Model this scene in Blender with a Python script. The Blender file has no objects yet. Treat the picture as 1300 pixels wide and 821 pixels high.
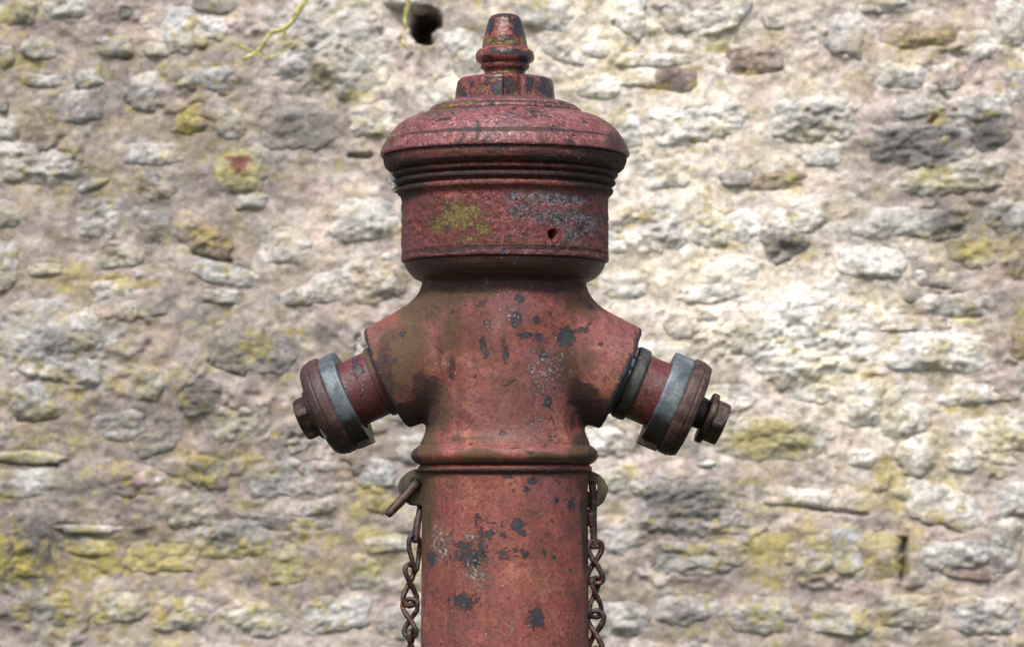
import bpy, math
import numpy as np
from mathutils import Vector

# ------------------------------------------------------------------ camera, sky, sun, exposure
scene = bpy.context.scene
COL = scene.collection
EYE_Z, CAM_X, CAM_D = 0.50, 0.009, 4.0          # a kneeling photographer, 4 m from the hydrant
cam_d = bpy.data.cameras.new('camera')
cam_d.lens = 36 * CAM_D / 1.3
cam_d.shift_y = (0.7095 - EYE_Z) / 1.3
cam_d.clip_start, cam_d.clip_end = 0.1, 2000
cam_d.dof.use_dof = True
cam_d.dof.focus_distance = 3.93
cam_d.dof.aperture_fstop = 5.0
cam_d.dof.aperture_blades = 9
cam = bpy.data.objects.new('camera', cam_d)
COL.objects.link(cam)
cam.location = (CAM_X, -CAM_D, EYE_Z)
cam.rotation_euler = (math.radians(90), 0, 0)
scene.camera = cam

SUN_EL, SUN_AZ = math.radians(53), math.radians(-14)   # azimuth off the camera's own direction, - is left
world = bpy.data.worlds.new('World')
scene.world = world
world.use_nodes = True
wn = world.node_tree
bg = wn.nodes['Background']
sky = wn.nodes.new('ShaderNodeTexSky')
sky.sky_type = 'NISHITA'
sky.sun_disc = False
sky.sun_elevation = SUN_EL
sky.air_density, sky.dust_density, sky.ozone_density = 1.0, 4.0, 0.6
bg.inputs['Strength'].default_value = 0.075
wn.links.new(sky.outputs[0], bg.inputs[0])
sun_d = bpy.data.lights.new('sun', 'SUN')
sun_d.energy = 1.5
sun_d.angle = math.radians(12)
sun_d.color = (1.0, 0.965, 0.92)
sun = bpy.data.objects.new('sun', sun_d)
COL.objects.link(sun)
to_sun = Vector((math.sin(SUN_AZ) * math.cos(SUN_EL), -math.cos(SUN_AZ) * math.cos(SUN_EL), math.sin(SUN_EL)))
sun.rotation_euler = to_sun.to_track_quat('Z', 'Y').to_euler()
# Nishita: sun_rotation is measured clockwise from +Y seen from above
sky.sun_rotation = math.atan2(to_sun.x, to_sun.y)
scene.view_settings.view_transform = 'Standard'
scene.view_settings.look = 'None'
scene.view_settings.gamma = 1.0
scene.view_settings.use_curve_mapping = False
scene.view_settings.exposure = 1.36

# ------------------------------------------------------------------ numpy noise
_rs = np.random.RandomState(7)
_T = _rs.rand(4096).astype(np.float64)


def _h(i, j, k, s):
    return _T[(i * 7919 + j * 104729 + k * 1299709 + s * 15485863 + (i * j) * 31 + (j * k) * 17) & 4095]


def vnoise(x, y, z=0.0, s=0):
    """smooth value noise, 0..1"""
    x, y, z = np.broadcast_arrays(np.asarray(x, float), np.asarray(y, float), np.asarray(z, float))
    xi, yi, zi = np.floor(x).astype(np.int64), np.floor(y).astype(np.int64), np.floor(z).astype(np.int64)
    fx, fy, fz = x - xi, y - yi, z - zi
    fx, fy, fz = (f * f * f * (f * (f * 6 - 15) + 10) for f in (fx, fy, fz))
    r = 0
    for a in (0, 1):
        wx = fx if a else 1 - fx
        for b in (0, 1):
            wy = fy if b else 1 - fy
            for c in (0, 1):
                wz = fz if c else 1 - fz
                r = r + wx * wy * wz * _h(xi + a, yi + b, zi + c, s)
    return r


def fbm(x, y, z=0.0, s=0, o=4, g=0.5):
    r, a, t = 0, 1.0, 0
    for k in range(o):
        f = 2.03 ** k
        r = r + a * vnoise(x * f + 3.1 * k, y * f + 1.7 * k, np.asarray(z) * f + 5.3 * k, s + k)
        t += a
        a *= g
    return r / t


def sstep(a, b, x):
    t = np.clip((x - a) / (b - a), 0, 1)
    return t * t * (3 - 2 * t)


# ------------------------------------------------------------------ mesh helpers
def mesh_np(name, V, F, mat=None, attrs=None, smooth=True, sharp=None):
    """F: list of arrays, each (n,3) or (n,4)"""
    me = bpy.data.meshes.new(name)
    if not isinstance(F, list):
        F = [F]
    F = [np.asarray(f, np.int32) for f in F if len(f)]
    V = np.asarray(V, np.float32)
    me.vertices.add(len(V))
    me.vertices.foreach_set('co', V.ravel())
    loops = np.concatenate([f.ravel() for f in F])
    tot = np.concatenate([np.full(len(f), f.shape[1], np.int32) for f in F])
    st = np.concatenate([[0], np.cumsum(tot)[:-1]]).astype(np.int32)
    me.loops.add(len(loops))
    me.loops.foreach_set('vertex_index', loops)
    me.polygons.add(len(tot))
    me.polygons.foreach_set('loop_start', st)
    me.polygons.foreach_set('use_smooth', np.full(len(tot), bool(smooth)))
    me.update(calc_edges=True)
    me.validate()
    if sharp is not None:
        me.set_sharp_from_angle(angle=math.radians(sharp))
    for an, (typ, dat) in (attrs or {}).items():
        at = me.attributes.new(an, typ, 'POINT')
        dat = np.asarray(dat, np.float32)
        at.data.foreach_set('color' if 'COLOR' in typ else 'value', dat.ravel())
    if mat:
        me.materials.append(mat)
    return me


def link(name, me, parent=None):
    o = bpy.data.objects.new(name, me)
    COL.objects.link(o)
    if parent:
        o.parent = parent
    return o


def tag(o, label=None, cat=None, group=None, kind=None):
    for k, v in (('label', label), ('category', cat), ('group', group), ('kind', kind)):
        if v:
            o[k] = v
    return o


def densify(P, ds):
    P = np.asarray(P, float)
    out = [P[:1]]
    for a, b in zip(P[:-1], P[1:]):
        n = max(1, int(math.ceil(np.linalg.norm(b - a) / ds)))
        t = np.linspace(0, 1, n + 1)[1:, None]
        out.append(a + (b - a) * t)
    return np.concatenate(out)


def grid_quads(nr, nc, wrap):
    i = np.arange(nr - 1)[:, None]
    j = np.arange(nc if wrap else nc - 1)[None, :]
    j2 = (j + 1) % nc
    return np.stack(np.broadcast_arrays(i * nc + j, i * nc + j2, (i + 1) * nc + j2, (i + 1) * nc + j), -1).reshape(-1, 4)


def lathe(prof, nseg, ds=3.0, thetas=None, rmod=None):
    """prof: (r, h) rows in mm, h along the axis. Returns V in mm, quads, caps."""
    P = densify(prof, ds)
    th = np.linspace(0, 2 * np.pi, nseg, endpoint=False) if thetas is None else np.asarray(thetas)
    R, T = np.meshgrid(P[:, 0], th, indexing='ij')
    Hh = np.repeat(P[:, 1][:, None], len(th), 1)
    if rmod is not None:
        R = rmod(R, T, Hh)
    V = np.stack([R * np.cos(T), R * np.sin(T), Hh], -1).reshape(-1, 3)
    Q = grid_quads(len(P), len(th), True)
    n = len(th)
    c0, c1 = len(V), len(V) + 1
    V = np.concatenate([V, [[0, 0, P[0, 1]], [0, 0, P[-1, 1]]]])
    j = np.arange(n)
    t0 = np.stack([np.full(n, c0), (j + 1) % n, j], -1)
    b = (len(P) - 1) * n
    t1 = np.stack([np.full(n, c1), b + j, b + (j + 1) % n], -1)
    return V, [Q, t0, t1]


def tube(pts, rad, nside=12, closed=False, sub=6):
    """swept round bar through pts (Catmull-Rom); returns V, F"""
    P = np.asarray(pts, float)
    R = np.full(len(P), rad, float) if np.isscalar(rad) else np.asarray(rad, float)
    n = len(P)
    out, ro = [], []
    segs = n if closed else n - 1
    for i in range(segs):
        if closed:
            p0, p1, p2, p3 = P[(i - 1) % n], P[i], P[(i + 1) % n], P[(i + 2) % n]
        else:
            p0, p1, p2, p3 = P[max(i - 1, 0)], P[i], P[i + 1], P[min(i + 2, n - 1)]
        r1, r2 = R[i], R[(i + 1) % n]
        for t in np.linspace(0, 1, sub, endpoint=False):
            out.append(0.5 * ((2 * p1) + (-p0 + p2) * t + (2 * p0 - 5 * p1 + 4 * p2 - p3) * t * t + (-p0 + 3 * p1 - 3 * p2 + p3) * t ** 3))
            ro.append(r1 + (r2 - r1) * t)
    if not closed:
        out.append(P[-1]); ro.append(R[-1])
    C, R = np.array(out), np.array(ro)
    if not closed:      # rounded ends
        d0 = (C[0] - C[1]) / np.linalg.norm(C[0] - C[1])
        d1 = (C[-1] - C[-2]) / np.linalg.norm(C[-1] - C[-2])
        C = np.concatenate([[C[0] + d0 * R[0] * .55, C[0] + d0 * R[0] * .4], C, [C[-1] + d1 * R[-1] * .4, C[-1] + d1 * R[-1] * .55]])
        R = np.concatenate([[R[0] * .35, R[0] * .8], R, [R[-1] * .8, R[-1] * .35]])
    m = len(C)
    T = np.roll(C, -1, 0) - np.roll(C, 1, 0)
    if not closed:
        T[0], T[-1] = C[1] - C[0], C[-1] - C[-2]
    T /= np.linalg.norm(T, axis=1)[:, None] + 1e-12
    ref = np.array([0, 1, 0.01]) if abs(T[0][1]) < .8 else np.array([1, 0, 0.01])
    N = ref - T[0] * ref.dot(T[0]); N /= np.linalg.norm(N)
    a = np.linspace(0, 2 * np.pi, nside, endpoint=False)
    V = []
    for i in range(m):
        N = N - T[i] * N.dot(T[i]); N /= np.linalg.norm(N)
        B = np.cross(T[i], N)
        V.append(C[i] + R[i] * (np.cos(a)[:, None] * N + np.sin(a)[:, None] * B))
    V = np.concatenate(V)
    if closed:
        i = np.arange(m)[:, None]; j = np.arange(nside)[None, :]
        # find the best twist for the closing seam by nearest start vertex
        last, first = V[(m - 1) * nside:], V[:nside]
        sh = int(np.argmin(np.linalg.norm(first - last[0], axis=1)))
        Q = grid_quads(m, nside, True)
        jj = np.arange(nside)
        b = (m - 1) * nside
        Q2 = np.stack([b + jj, b + (jj + 1) % nside, (jj + 1 + sh) % nside, (jj + sh) % nside], -1)
        return V, [np.concatenate([Q, Q2])]
    Q = grid_quads(m, nside, True)
    c0, c1 = len(V), len(V) + 1
    V = np.concatenate([V, [C[0], C[-1]]])
    j = np.arange(nside)
    b = (m - 1) * nside
    return V, [Q, np.stack([np.full(nside, c0), (j + 1) % nside, j], -1), np.stack([np.full(nside, c1), b + j, b + (j + 1) % nside], -1)]


def join(parts):
    V, F, n = [], [], 0
    for v, fs in parts:
        V.append(v)
        for f in fs:
            F.append(np.asarray(f) + n)
        n += len(v)
    return np.concatenate(V), F


# hydrant coordinates: photograph millimetres at the hydrant's distance -> metres
def hx(px): return (px - 641) / 1000.0
def hz(py): return 1.12 - py / 1000.0
# wall coordinates (the wall stands 1 m behind, so a pixel is 1.25 mm there)
WALL_Y = 1.0
WS = (CAM_D + WALL_Y) / CAM_D / 1000.0
def wx(px): return CAM_X + (np.asarray(px, float) - 650) * WS
def wz(py): return EYE_Z + (620 - np.asarray(py, float)) * WS


# ------------------------------------------------------------------ materials
class NT:
    def __init__(self, name):
        self.m = bpy.data.materials.new(name)
        self.m.use_nodes = True
        self.t = self.m.node_tree
        self.b = self.t.nodes['Principled BSDF']
        self.co = self.t.nodes.new('ShaderNodeTexCoord').outputs['Object']

    def n(self, typ, **kw):
        nd = self.t.nodes.new(typ)
        for k, v in kw.items():
            setattr(nd, k, v)
        return nd

    def put(self, sock, v):
        if isinstance(v, bpy.types.NodeSocket):
            self.t.links.new(v, sock)
        elif isinstance(v, tuple) and len(v) == 3 and sock.type == 'RGBA':
            sock.default_value = (*v, 1)
        else:
            sock.default_value = v

    def noise(self, scale, detail=4, rough=0.55, dist=0.0, co=None, off=None):
        nd = self.n('ShaderNodeTexNoise')
        c = co or self.co
        if off:
            mp = self.n('ShaderNodeMapping')
            mp.inputs['Location'].default_value = off
            self.put(mp.inputs['Vector'], c)
            c = mp.outputs[0]
        self.put(nd.inputs['Vector'], c)
        nd.inputs['Scale'].default_value = scale
        nd.inputs['Detail'].default_value = detail
        nd.inputs['Roughness'].default_value = rough
        nd.inputs['Distortion'].default_value = dist
        return nd.outputs['Fac']

    def voro(self, scale, feature='F1', out='Distance', co=None, rnd=1.0):
        nd = self.n('ShaderNodeTexVoronoi', feature=feature)
        self.put(nd.inputs['Vector'], co or self.co)
        nd.inputs['Scale'].default_value = scale
        nd.inputs['Randomness'].default_value = rnd
        return nd.outputs[out]

    def warp(self, amount, scale):
        """object coordinates shaken by noise"""
        nd = self.n('ShaderNodeTexNoise')
        self.put(nd.inputs['Vector'], self.co)
        nd.inputs['Scale'].default_value = scale
        nd.inputs['Detail'].default_value = 3
        v = self.n('ShaderNodeVectorMath', operation='MULTIPLY_ADD')
        self.put(v.inputs[0], nd.outputs['Color'])
        v.inputs[1].default_value = (amount,) * 3
        self.put(v.inputs[2], self.co)
        return v.outputs[0]

    def math(self, op, a, b=0.0, c=0.0, clamp=False):
        nd = self.n('ShaderNodeMath', operation=op, use_clamp=clamp)
        self.put(nd.inputs[0], a); self.put(nd.inputs[1], b)
        if len(nd.inputs) > 2:
            self.put(nd.inputs[2], c)
        return nd.outputs[0]

    def step(self, a, b, x):
        nd = self.n('ShaderNodeMapRange', interpolation_type='SMOOTHSTEP')
        self.put(nd.inputs['Value'], x)
        nd.inputs['From Min'].default_value = a
        nd.inputs['From Max'].default_value = b
        return nd.outputs[0]

    def mix(self, f, a, b, blend='MIX'):
        nd = self.n('ShaderNodeMix', data_type='RGBA', blend_type=blend)
        self.put(nd.inputs[0], f); self.put(nd.inputs[6], a); self.put(nd.inputs[7], b)
        return nd.outputs[2]

    def ramp(self, x, stops):
        nd = self.n('ShaderNodeValToRGB')
        e = nd.color_ramp.elements
        while len(e) < len(stops):
            e.new(0.5)
        for k, (p, c) in enumerate(stops):
            e[k].position = p
            e[k].color = (*c, 1)
        self.put(nd.inputs[0], x)
        return nd.outputs[0]

    def attr(self, name):
        nd = self.n('ShaderNodeAttribute', attribute_name=name)
        s = self.n('ShaderNodeSeparateColor')
        self.put(s.inputs[0], nd.outputs['Color'])
        return nd.outputs['Color'], s.outputs[0], s.outputs[1], s.outputs[2], nd.outputs['Alpha']

    def bump(self, h, strength, dist, prev=None):
        nd = self.n('ShaderNodeBump')
        nd.inputs['Strength'].default_value = strength
        nd.inputs['Distance'].default_value = dist
        self.put(nd.inputs['Height'], h)
        if prev is not None:
            self.put(nd.inputs['Normal'], prev)
        return nd.outputs[0]

    def done(self, color, rough, normal=None, metal=None, spec=None):
        self.put(self.b.inputs['Base Color'], color)
        self.put(self.b.inputs['Roughness'], rough)
        if normal is not None:
            self.put(self.b.inputs['Normal'], normal)
        if metal is not None:
            self.put(self.b.inputs['Metallic'], metal)
        if spec is not None:
            self.put(self.b.inputs['Specular IOR Level'], spec)
        return self.m


def paint_material(name, faded, red, deep, olive=(0.055, 0.036, 0.015), flake=0.0, chips=0.66, rough=0.6, dark=(0.030, 0.017, 0.015), dust=0.55, dustc=(0.40, 0.20, 0.17), lich=((0.070, 0.060, 0.014), (0.21, 0.165, 0.045)), lsc=150):
    """old red paint on cast iron. vertex colour 'mask': r chips, g olive film, b black-brown crust and painted shade, a yellow lichen"""
    k = NT(name)
    _, mr, mg, mb, ma = k.attr('mask')
    big = k.noise(9, 6, 0.6, 0.6)
    mid = k.noise(38, 8, 0.62, 0.4, off=(3, 1, 2))
    fine = k.noise(190, 6, 0.68)
    grain = k.noise(700, 3, 0.6)
    t = k.math('MULTIPLY_ADD', mid, 0.55, k.math('MULTIPLY', big, 0.55))
    col = k.ramp(t, [(0.40, deep), (0.51, red), (0.58, red), (0.69, faded)])
    # brown where the top coat has weathered through, a plum cast where it has not
    br = k.step(0.47, 0.60, k.noise(13, 8, 0.66, 0.5, off=(14, 3, 5)))
    col = k.mix(k.math('MULTIPLY', br, 0.72), col, tuple(a * .5 + b * .5 for a, b in zip(deep, (0.125, 0.062, 0.036))))
    pl = k.step(0.49, 0.62, k.noise(10, 7, 0.62, 0.4, off=(1, 17, 9)))
    col = k.mix(k.math('MULTIPLY', pl, 0.65), col, tuple(a * b for a, b in zip(red, (.80, 1.05, 1.55))))
    col = k.mix(k.math('MULTIPLY', k.step(0.46, 0.66, fine), 0.72), col, k.mix(0.6, deep, dark))
    col = k.mix(k.math('MULTIPLY', k.step(0.51, 0.62, k.noise(230, 5, 0.66, off=(9, 4, 1))), dust), col, dustc)
    # olive algae film
    of = k.step(0.42, 0.75, k.math('ADD', k.math('MULTIPLY', mg, 0.75), k.math('MULTIPLY', k.noise(55, 7, 0.65, off=(5, 8, 2)), 0.5)))
    col = k.mix(k.math('MULTIPLY', of, 0.86), col, k.ramp(fine, [(0.3, tuple(c * .55 for c in olive)), (0.7, tuple(c * 1.7 for c in olive))]))
    # black-brown crust, also painted as shade on undersides and in grooves
    bf = k.step(0.44, 0.66, k.math('ADD', k.math('MULTIPLY', mb, 0.78), k.math('MULTIPLY', k.noise(90, 8, 0.7, off=(1, 5, 7)), 0.42)))
    col = k.mix(k.math('MULTIPLY', bf, 0.93), col, k.ramp(k.noise(150, 6, 0.7), [(0.32, (0.010, 0.009, 0.009)), (0.5, dark), (0.72, (0.11, 0.032, 0.022))]))
    mp = k.n('ShaderNodeMapping'); mp.inputs['Scale'].default_value = (1, 1, .10); k.put(mp.inputs['Vector'], k.co)
    run = k.step(0.52, 0.68, k.noise(42, 6, 0.62, 0.2, co=mp.outputs[0]))
    col = k.mix(k.math('MULTIPLY', run, 0.42), col, (0.075, 0.028, 0.016))
    scab = k.step(0.560, 0.63, k.noise(30, 9, 0.72, 0.7, off=(21, 4, 9)))
    col = k.mix(k.math('MULTIPLY', scab, 0.55), col, k.ramp(fine, [(0.35, (0.018, 0.012, 0.011)), (0.65, (0.085, 0.040, 0.030))]))
    # orange rust freckles
    rf = k.step(0.63, 0.70, k.noise(64, 7, 0.7, 0.5, off=(11, 2, 6)))
    col = k.mix(k.math('MULTIPLY', rf, 0.65), col, (0.20, 0.050, 0.015))
    # chips down to the dark primer
    cn = k.noise(105, 8, 0.68, 1.2, off=(2, 9, 4))
    rnd_chip = k.step(chips, chips + 0.018, k.noise(46, 9, 0.66, 0.8, off=(7, 7, 1)))
    put_chip = k.step(0.80, 0.825, k.math('ADD', k.math('MULTIPLY', mr, 0.50), k.math('MULTIPLY', cn, 1.10)))
    chip = k.math('MAXIMUM', rnd_chip, put_chip)
    chipcol = k.ramp(k.noise(75, 5, 0.7, off=(4, 4, 4)), [(0.35, (0.010, 0.009, 0.011)), (0.50, (0.026, 0.030, 0.040)), (0.60, (0.045, 0.020, 0.024)), (0.72, (0.085, 0.10, 0.125))])
    lip = k.math('MULTIPLY', k.step(0.755, 0.80, k.math('ADD', k.math('MULTIPLY', mr, 0.50), k.math('MULTIPLY', cn, 1.10))), k.math('SUBTRACT', 1.0, chip))
    col = k.mix(k.math('MULTIPLY', lip, 0.55), col, k.ramp(fine, [(0.4, (0.10, 0.036, 0.026)), (0.6, tuple(min(.5, c * 1.25) for c in faded))]))
    col = k.mix(chip, col, chipcol)
    # peeled grey-blue curls of paint
    h_extra = None
    if flake > 0:
        w = k.warp(0.012, 90)
        rn = k.noise(95, 4, 0.55, 1.5, co=w)
        ridge = k.step(0.075, 0.02, k.math('ABSOLUTE', k.math('SUBTRACT', rn, 0.5)))
        crack = k.step(0.030, 0.004, k.math('ABSOLUTE', k.math('SUBTRACT', k.noise(150, 5, 0.6, 1.0, off=(4, 2, 2)), 0.5)))
        col = k.mix(k.math('MULTIPLY', crack, 0.5 * flake), col, (0.018, 0.010, 0.010))
        curl = k.math('MULTIPLY', ridge, k.step(0.34, 0.50, k.math('ADD', k.math('MULTIPLY', mr, 0.6), k.math('MULTIPLY', big, 0.42))))
        col = k.mix(k.math('MULTIPLY', curl, 0.85 * min(1, flake * 1.2)), col, k.ramp(fine, [(0.35, (0.075, 0.075, 0.10)), (0.65, (0.32, 0.32, 0.37))]))
        h_extra = k.math('SUBTRACT', k.math('MULTIPLY', curl, 1.2), k.math('MULTIPLY', crack, 0.35))
    dots = k.step(0.545, 0.60, k.noise(165, 6, 0.70, off=(13, 13, 2)))
    col = k.mix(k.math('MULTIPLY', dots, 0.30 + dust * .45), col, (0.022, 0.014, 0.013))
    # yellow lichen
    lf = k.step(0.73, 0.80, k.math('ADD', k.math('MULTIPLY', ma, 0.46), k.math('MULTIPLY', k.noise(lsc, 8, 0.75, off=(6, 6, 9)), 1.0)))
    col = k.mix(k.math('MULTIPLY', lf, 0.9), col, k.ramp(fine, [(0.35, lich[0]), (0.65, lich[1])]))
    # pale specks of lichen and bird lime
    wv = k.warp(0.006, 260)
    vd = k.voro(210, co=wv)
    vsel = k.voro(210, out='Color', co=wv)
    s = k.n('ShaderNodeSeparateColor'); k.put(s.inputs[0], vsel)
    sp = k.math('MULTIPLY', k.step(0.30, 0.16, vd), k.step(0.83, 0.89, k.math('ADD', k.math('MULTIPLY', s.outputs[0], 0.50), k.math('MULTIPLY', k.noise(22, 5, 0.65, off=(8, 1, 8)), 0.72))))
    col = k.mix(k.math('MULTIPLY', sp, 0.65), col, (0.36, 0.33, 0.32))
    # relief
    h = k.math('ADD', k.math('MULTIPLY', chip, -0.9), k.math('MULTIPLY', mid, 0.8))
    h = k.math('ADD', h, k.math('ADD', k.math('MULTIPLY', bf, 0.5), k.math('MULTIPLY', lf, 0.8)))
    h = k.math('ADD', h, k.math('ADD', k.math('MULTIPLY', sp, 0.5), k.math('MULTIPLY', lip, 0.5)))
    if h_extra is not None:
        h = k.math('ADD', h, k.math('MULTIPLY', h_extra, 0.9 * flake))
    nrm = k.bump(h, 0.9, 0.0018)
    nrm = k.bump(fine, 0.5 + .4 * min(1, flake), 0.0012 + .0005 * flake, nrm)
    nrm = k.bump(grain, 0.25, 0.0005, nrm)
    r = k.math('MULTIPLY_ADD', k.math('MAXIMUM', bf, of), 0.22, k.math('MULTIPLY_ADD', mid, 0.25, rough - 0.12), clamp=True)
    return k.done(col, r, nrm, spec=0.45)


def iron_material(name, stops, rough=0.6, metal=0.0, scale=60, rust=0.62, bump=0.7):
    k = NT(name)
    _, mr, mg, mb, ma = k.attr('mask')
    a = k.noise(scale, 8, 0.65, 0.5)
    f = k.noise(320, 5, 0.65)
    col = k.ramp(a, stops)
    col = k.mix(k.math('MULTIPLY', k.step(0.45, 0.7, f), 0.5), col, tuple(c * 0.35 for c in stops[0][1]))
    col = k.mix(k.math('MULTIPLY', k.step(rust, rust + 0.08, k.noise(48, 7, 0.7, 0.6, off=(3, 3, 8))), 0.75), col, (0.27, 0.075, 0.022))
    col = k.mix(k.step(0.56, 0.62, k.math('ADD', k.math('MULTIPLY', mr, 0.7), k.math('MULTIPLY', f, 0.4))), col, (0.30, 0.075, 0.025))
    bf = k.step(0.42, 0.70, k.math('ADD', k.math('MULTIPLY', mb, 0.7), k.math('MULTIPLY', k.noise(70, 7, 0.7, off=(1, 2, 3)), 0.45)))  # near-black crust; on undersides it is shade painted into the colour
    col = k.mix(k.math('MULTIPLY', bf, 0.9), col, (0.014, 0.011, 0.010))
    of = k.step(0.5, 0.72, k.math('ADD', k.math('MULTIPLY', mg, 0.7), k.math('MULTIPLY', k.noise(80, 7, 0.7, off=(6, 1, 3)), 0.45)))
    col = k.mix(k.math('MULTIPLY', of, 0.8), col, (0.13, 0.10, 0.035))
    wf = k.step(0.60, 0.68, k.math('ADD', k.math('MULTIPLY', ma, 0.62), k.math('MULTIPLY', k.noise(190, 6, 0.75, off=(2, 6, 9)), 0.62)))
    col = k.mix(k.math('MULTIPLY', wf, 0.8), col, (0.50, 0.46, 0.48))
    nrm = k.bump(a, bump * 0.7, 0.0016)
    nrm = k.bump(f, bump * 0.6, 0.0009, nrm)
    r = k.math('MULTIPLY_ADD', a, 0.35, rough - 0.15, clamp=True)
    return k.done(col, r, nrm, metal=metal, spec=0.5)


def wall_material(name, relief):
    k = NT(name)
    c = k.attr('Col')[0]
    f1 = k.noise(70, 8, 0.68, 0.3)
    f2 = k.noise(240, 6, 0.7)
    f3 = k.noise(26, 6, 0.6, 0.6, off=(3, 7, 1))
    v = k.math('MULTIPLY_ADD', f1, 0.95, k.math('MULTIPLY_ADD', f2, 0.65, k.math('MULTIPLY', f3, 0.5)))      # mean about 1.05
    val = k.math('MULTIPLY_ADD', v, 1.35, -0.38)
    g = k.n('ShaderNodeCombineColor')
    for q in range(3):
        k.put(g.inputs[q], val)
    col = k.mix(1.0, c, g.outputs[0], 'MULTIPLY')
    # pale crustose lichen rosettes and dark pin-holes
    wf = k.step(0.585, 0.64, k.noise(88, 7, 0.72, 0.5, off=(9, 2, 2)))
    col = k.mix(k.math('MULTIPLY', wf, 0.40), col, (0.55, 0.54, 0.51))
    pit = k.step(0.635, 0.70, k.noise(130, 6, 0.7, off=(1, 9, 5)))
    col = k.mix(k.math('MULTIPLY', pit, 0.65), col, (0.055, 0.048, 0.042))
    nrm = k.bump(k.math('SUBTRACT', f1, k.math('MULTIPLY', pit, 0.6)), 0.9, 0.005 * relief)
    nrm = k.bump(f2, 0.7, 0.0018, nrm)
    return k.done(col, 0.92, nrm, spec=0.25)


M = {}
M['body'] = paint_material('faded red paint', (0.330, 0.132, 0.094), (0.210, 0.058, 0.045), (0.100, 0.026, 0.024), chips=0.655, lich=((0.16, 0.12, 0.12), (0.40, 0.36, 0.37)), lsc=260, dust=0.14, dustc=(0.30, 0.15, 0.12))
M['barrel'] = paint_material('salmon red paint', (0.325, 0.122, 0.083), (0.215, 0.058, 0.043), (0.115, 0.026, 0.027), chips=0.640, lich=((0.16, 0.14, 0.12), (0.42, 0.40, 0.33)), lsc=230, dust=0.16, dustc=(0.30, 0.14, 0.11))
M['head'] = paint_material('flaking crimson paint', (0.290, 0.095, 0.082), (0.180, 0.037, 0.034), (0.066, 0.015, 0.016), flake=1.0, chips=0.645, rough=0.55, dust=0.40, dustc=(0.27, 0.095, 0.085))
M['lid'] = paint_material('pitted pink red paint', (0.330, 0.150, 0.145), (0.215, 0.062, 0.064), (0.080, 0.024, 0.028), flake=0.30, chips=0.590, rough=0.44, dust=0.75, dustc=(0.39, 0.19, 0.185))
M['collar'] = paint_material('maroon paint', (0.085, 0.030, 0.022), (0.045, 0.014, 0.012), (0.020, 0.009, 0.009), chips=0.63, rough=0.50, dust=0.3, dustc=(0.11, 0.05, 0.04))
M['finial'] = paint_material('red paint worn to primer', (0.280, 0.095, 0.070), (0.190, 0.042, 0.032), (0.070, 0.020, 0.022), chips=0.555, rough=0.30)
M['tube'] = paint_material('smooth crimson paint', (0.165, 0.042, 0.038), (0.110, 0.020, 0.022), (0.060, 0.012, 0.015), chips=0.66, rough=0.45, dust=0.15, dustc=(0.2, 0.1, 0.09))
M['rust'] = iron_material('brown rusted iron', [(0.36, (0.018, 0.009, 0.008)), (0.50, (0.051, 0.024, 0.022)), (0.64, (0.090, 0.048, 0.037))], rough=0.55)
M['bolt'] = iron_material('dark rusted steel', [(0.38, (0.009, 0.006, 0.006)), (0.5, (0.036, 0.017, 0.013)), (0.62, (0.085, 0.042, 0.032))], rough=0.46, metal=0.2, bump=1.0)
M['chain'] = iron_material('rust black chain iron', [(0.38, (0.010, 0.006, 0.007)), (0.5, (0.036, 0.017, 0.015)), (0.62, (0.095, 0.045, 0.034))], rough=0.5, scale=150, rust=0.585, bump=1.0)
M['band'] = iron_material('blue grey zinc', [(0.34, (0.040, 0.050, 0.060)), (0.5, (0.098, 0.122, 0.140)), (0.66, (0.170, 0.205, 0.220))], rough=0.5, metal=0.25, scale=40, rust=0.69, bump=0.5)
M['ring'] = iron_material('dark green brass', [(0.34, (0.014, 0.021, 0.018)), (0.5, (0.035, 0.046, 0.039)), (0.66, (0.070, 0.059, 0.042))], rough=0.5, scale=80, rust=0.64)
M['lug'] = iron_material('mossy iron plate', [(0.34, (0.021, 0.018, 0.010)), (0.5, (0.063, 0.052, 0.027)), (0.66, (0.105, 0.081, 0.045))], rough=0.8, scale=70, rust=0.66)
M['stone'] = wall_material('rubble stone', 1.0)
M['mortar'] = wall_material('lime mortar', 0.6)

k = NT('lichened bark')
a = k.noise(90, 5, 0.6)
M['twig'] = k.done(k.ramp(a, [(0.35, (0.16, 0.135, 0.05)), (0.5, (0.46, 0.42, 0.13)), (0.7, (0.62, 0.60, 0.36))]), 0.9, k.bump(a, 0.6, 0.002))
k = NT('white crust')
a = k.noise(200, 5, 0.6)
M['crust'] = k.done(k.ramp(a, [(0.35, (0.34, 0.32, 0.30)), (0.55, (0.74, 0.72, 0.70))]), 0.9, k.bump(a, 0.8, 0.002))
k = NT('rough grass and earth')
a = k.noise(5, 8, 0.7)
M['ground'] = k.done(k.ramp(a, [(0.35, (0.045, 0.040, 0.022)), (0.55, (0.060, 0.080, 0.028)), (0.75, (0.085, 0.080, 0.045))]), 0.95, k.bump(k.noise(60, 6, 0.7), 0.8, 0.03))

# ------------------------------------------------------------------ ground
Vg = np.array([[-600, -600, 0], [600, -600, 0], [600, 600, 0], [-600, 600, 0]], float)
tag(link('ground', mesh_np('ground', Vg, np.array([[0, 1, 2, 3]]), M['ground'])), kind='structure')

# ------------------------------------------------------------------ the rubble wall
wall = bpy.data.objects.new('rubble_wall', None)
COL.objects.link(wall)
wall.location = (0, WALL_Y, 0)
tag(wall, 'old rubble stone wall with crumbling lime mortar and yellow lichen', 'wall')

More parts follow.
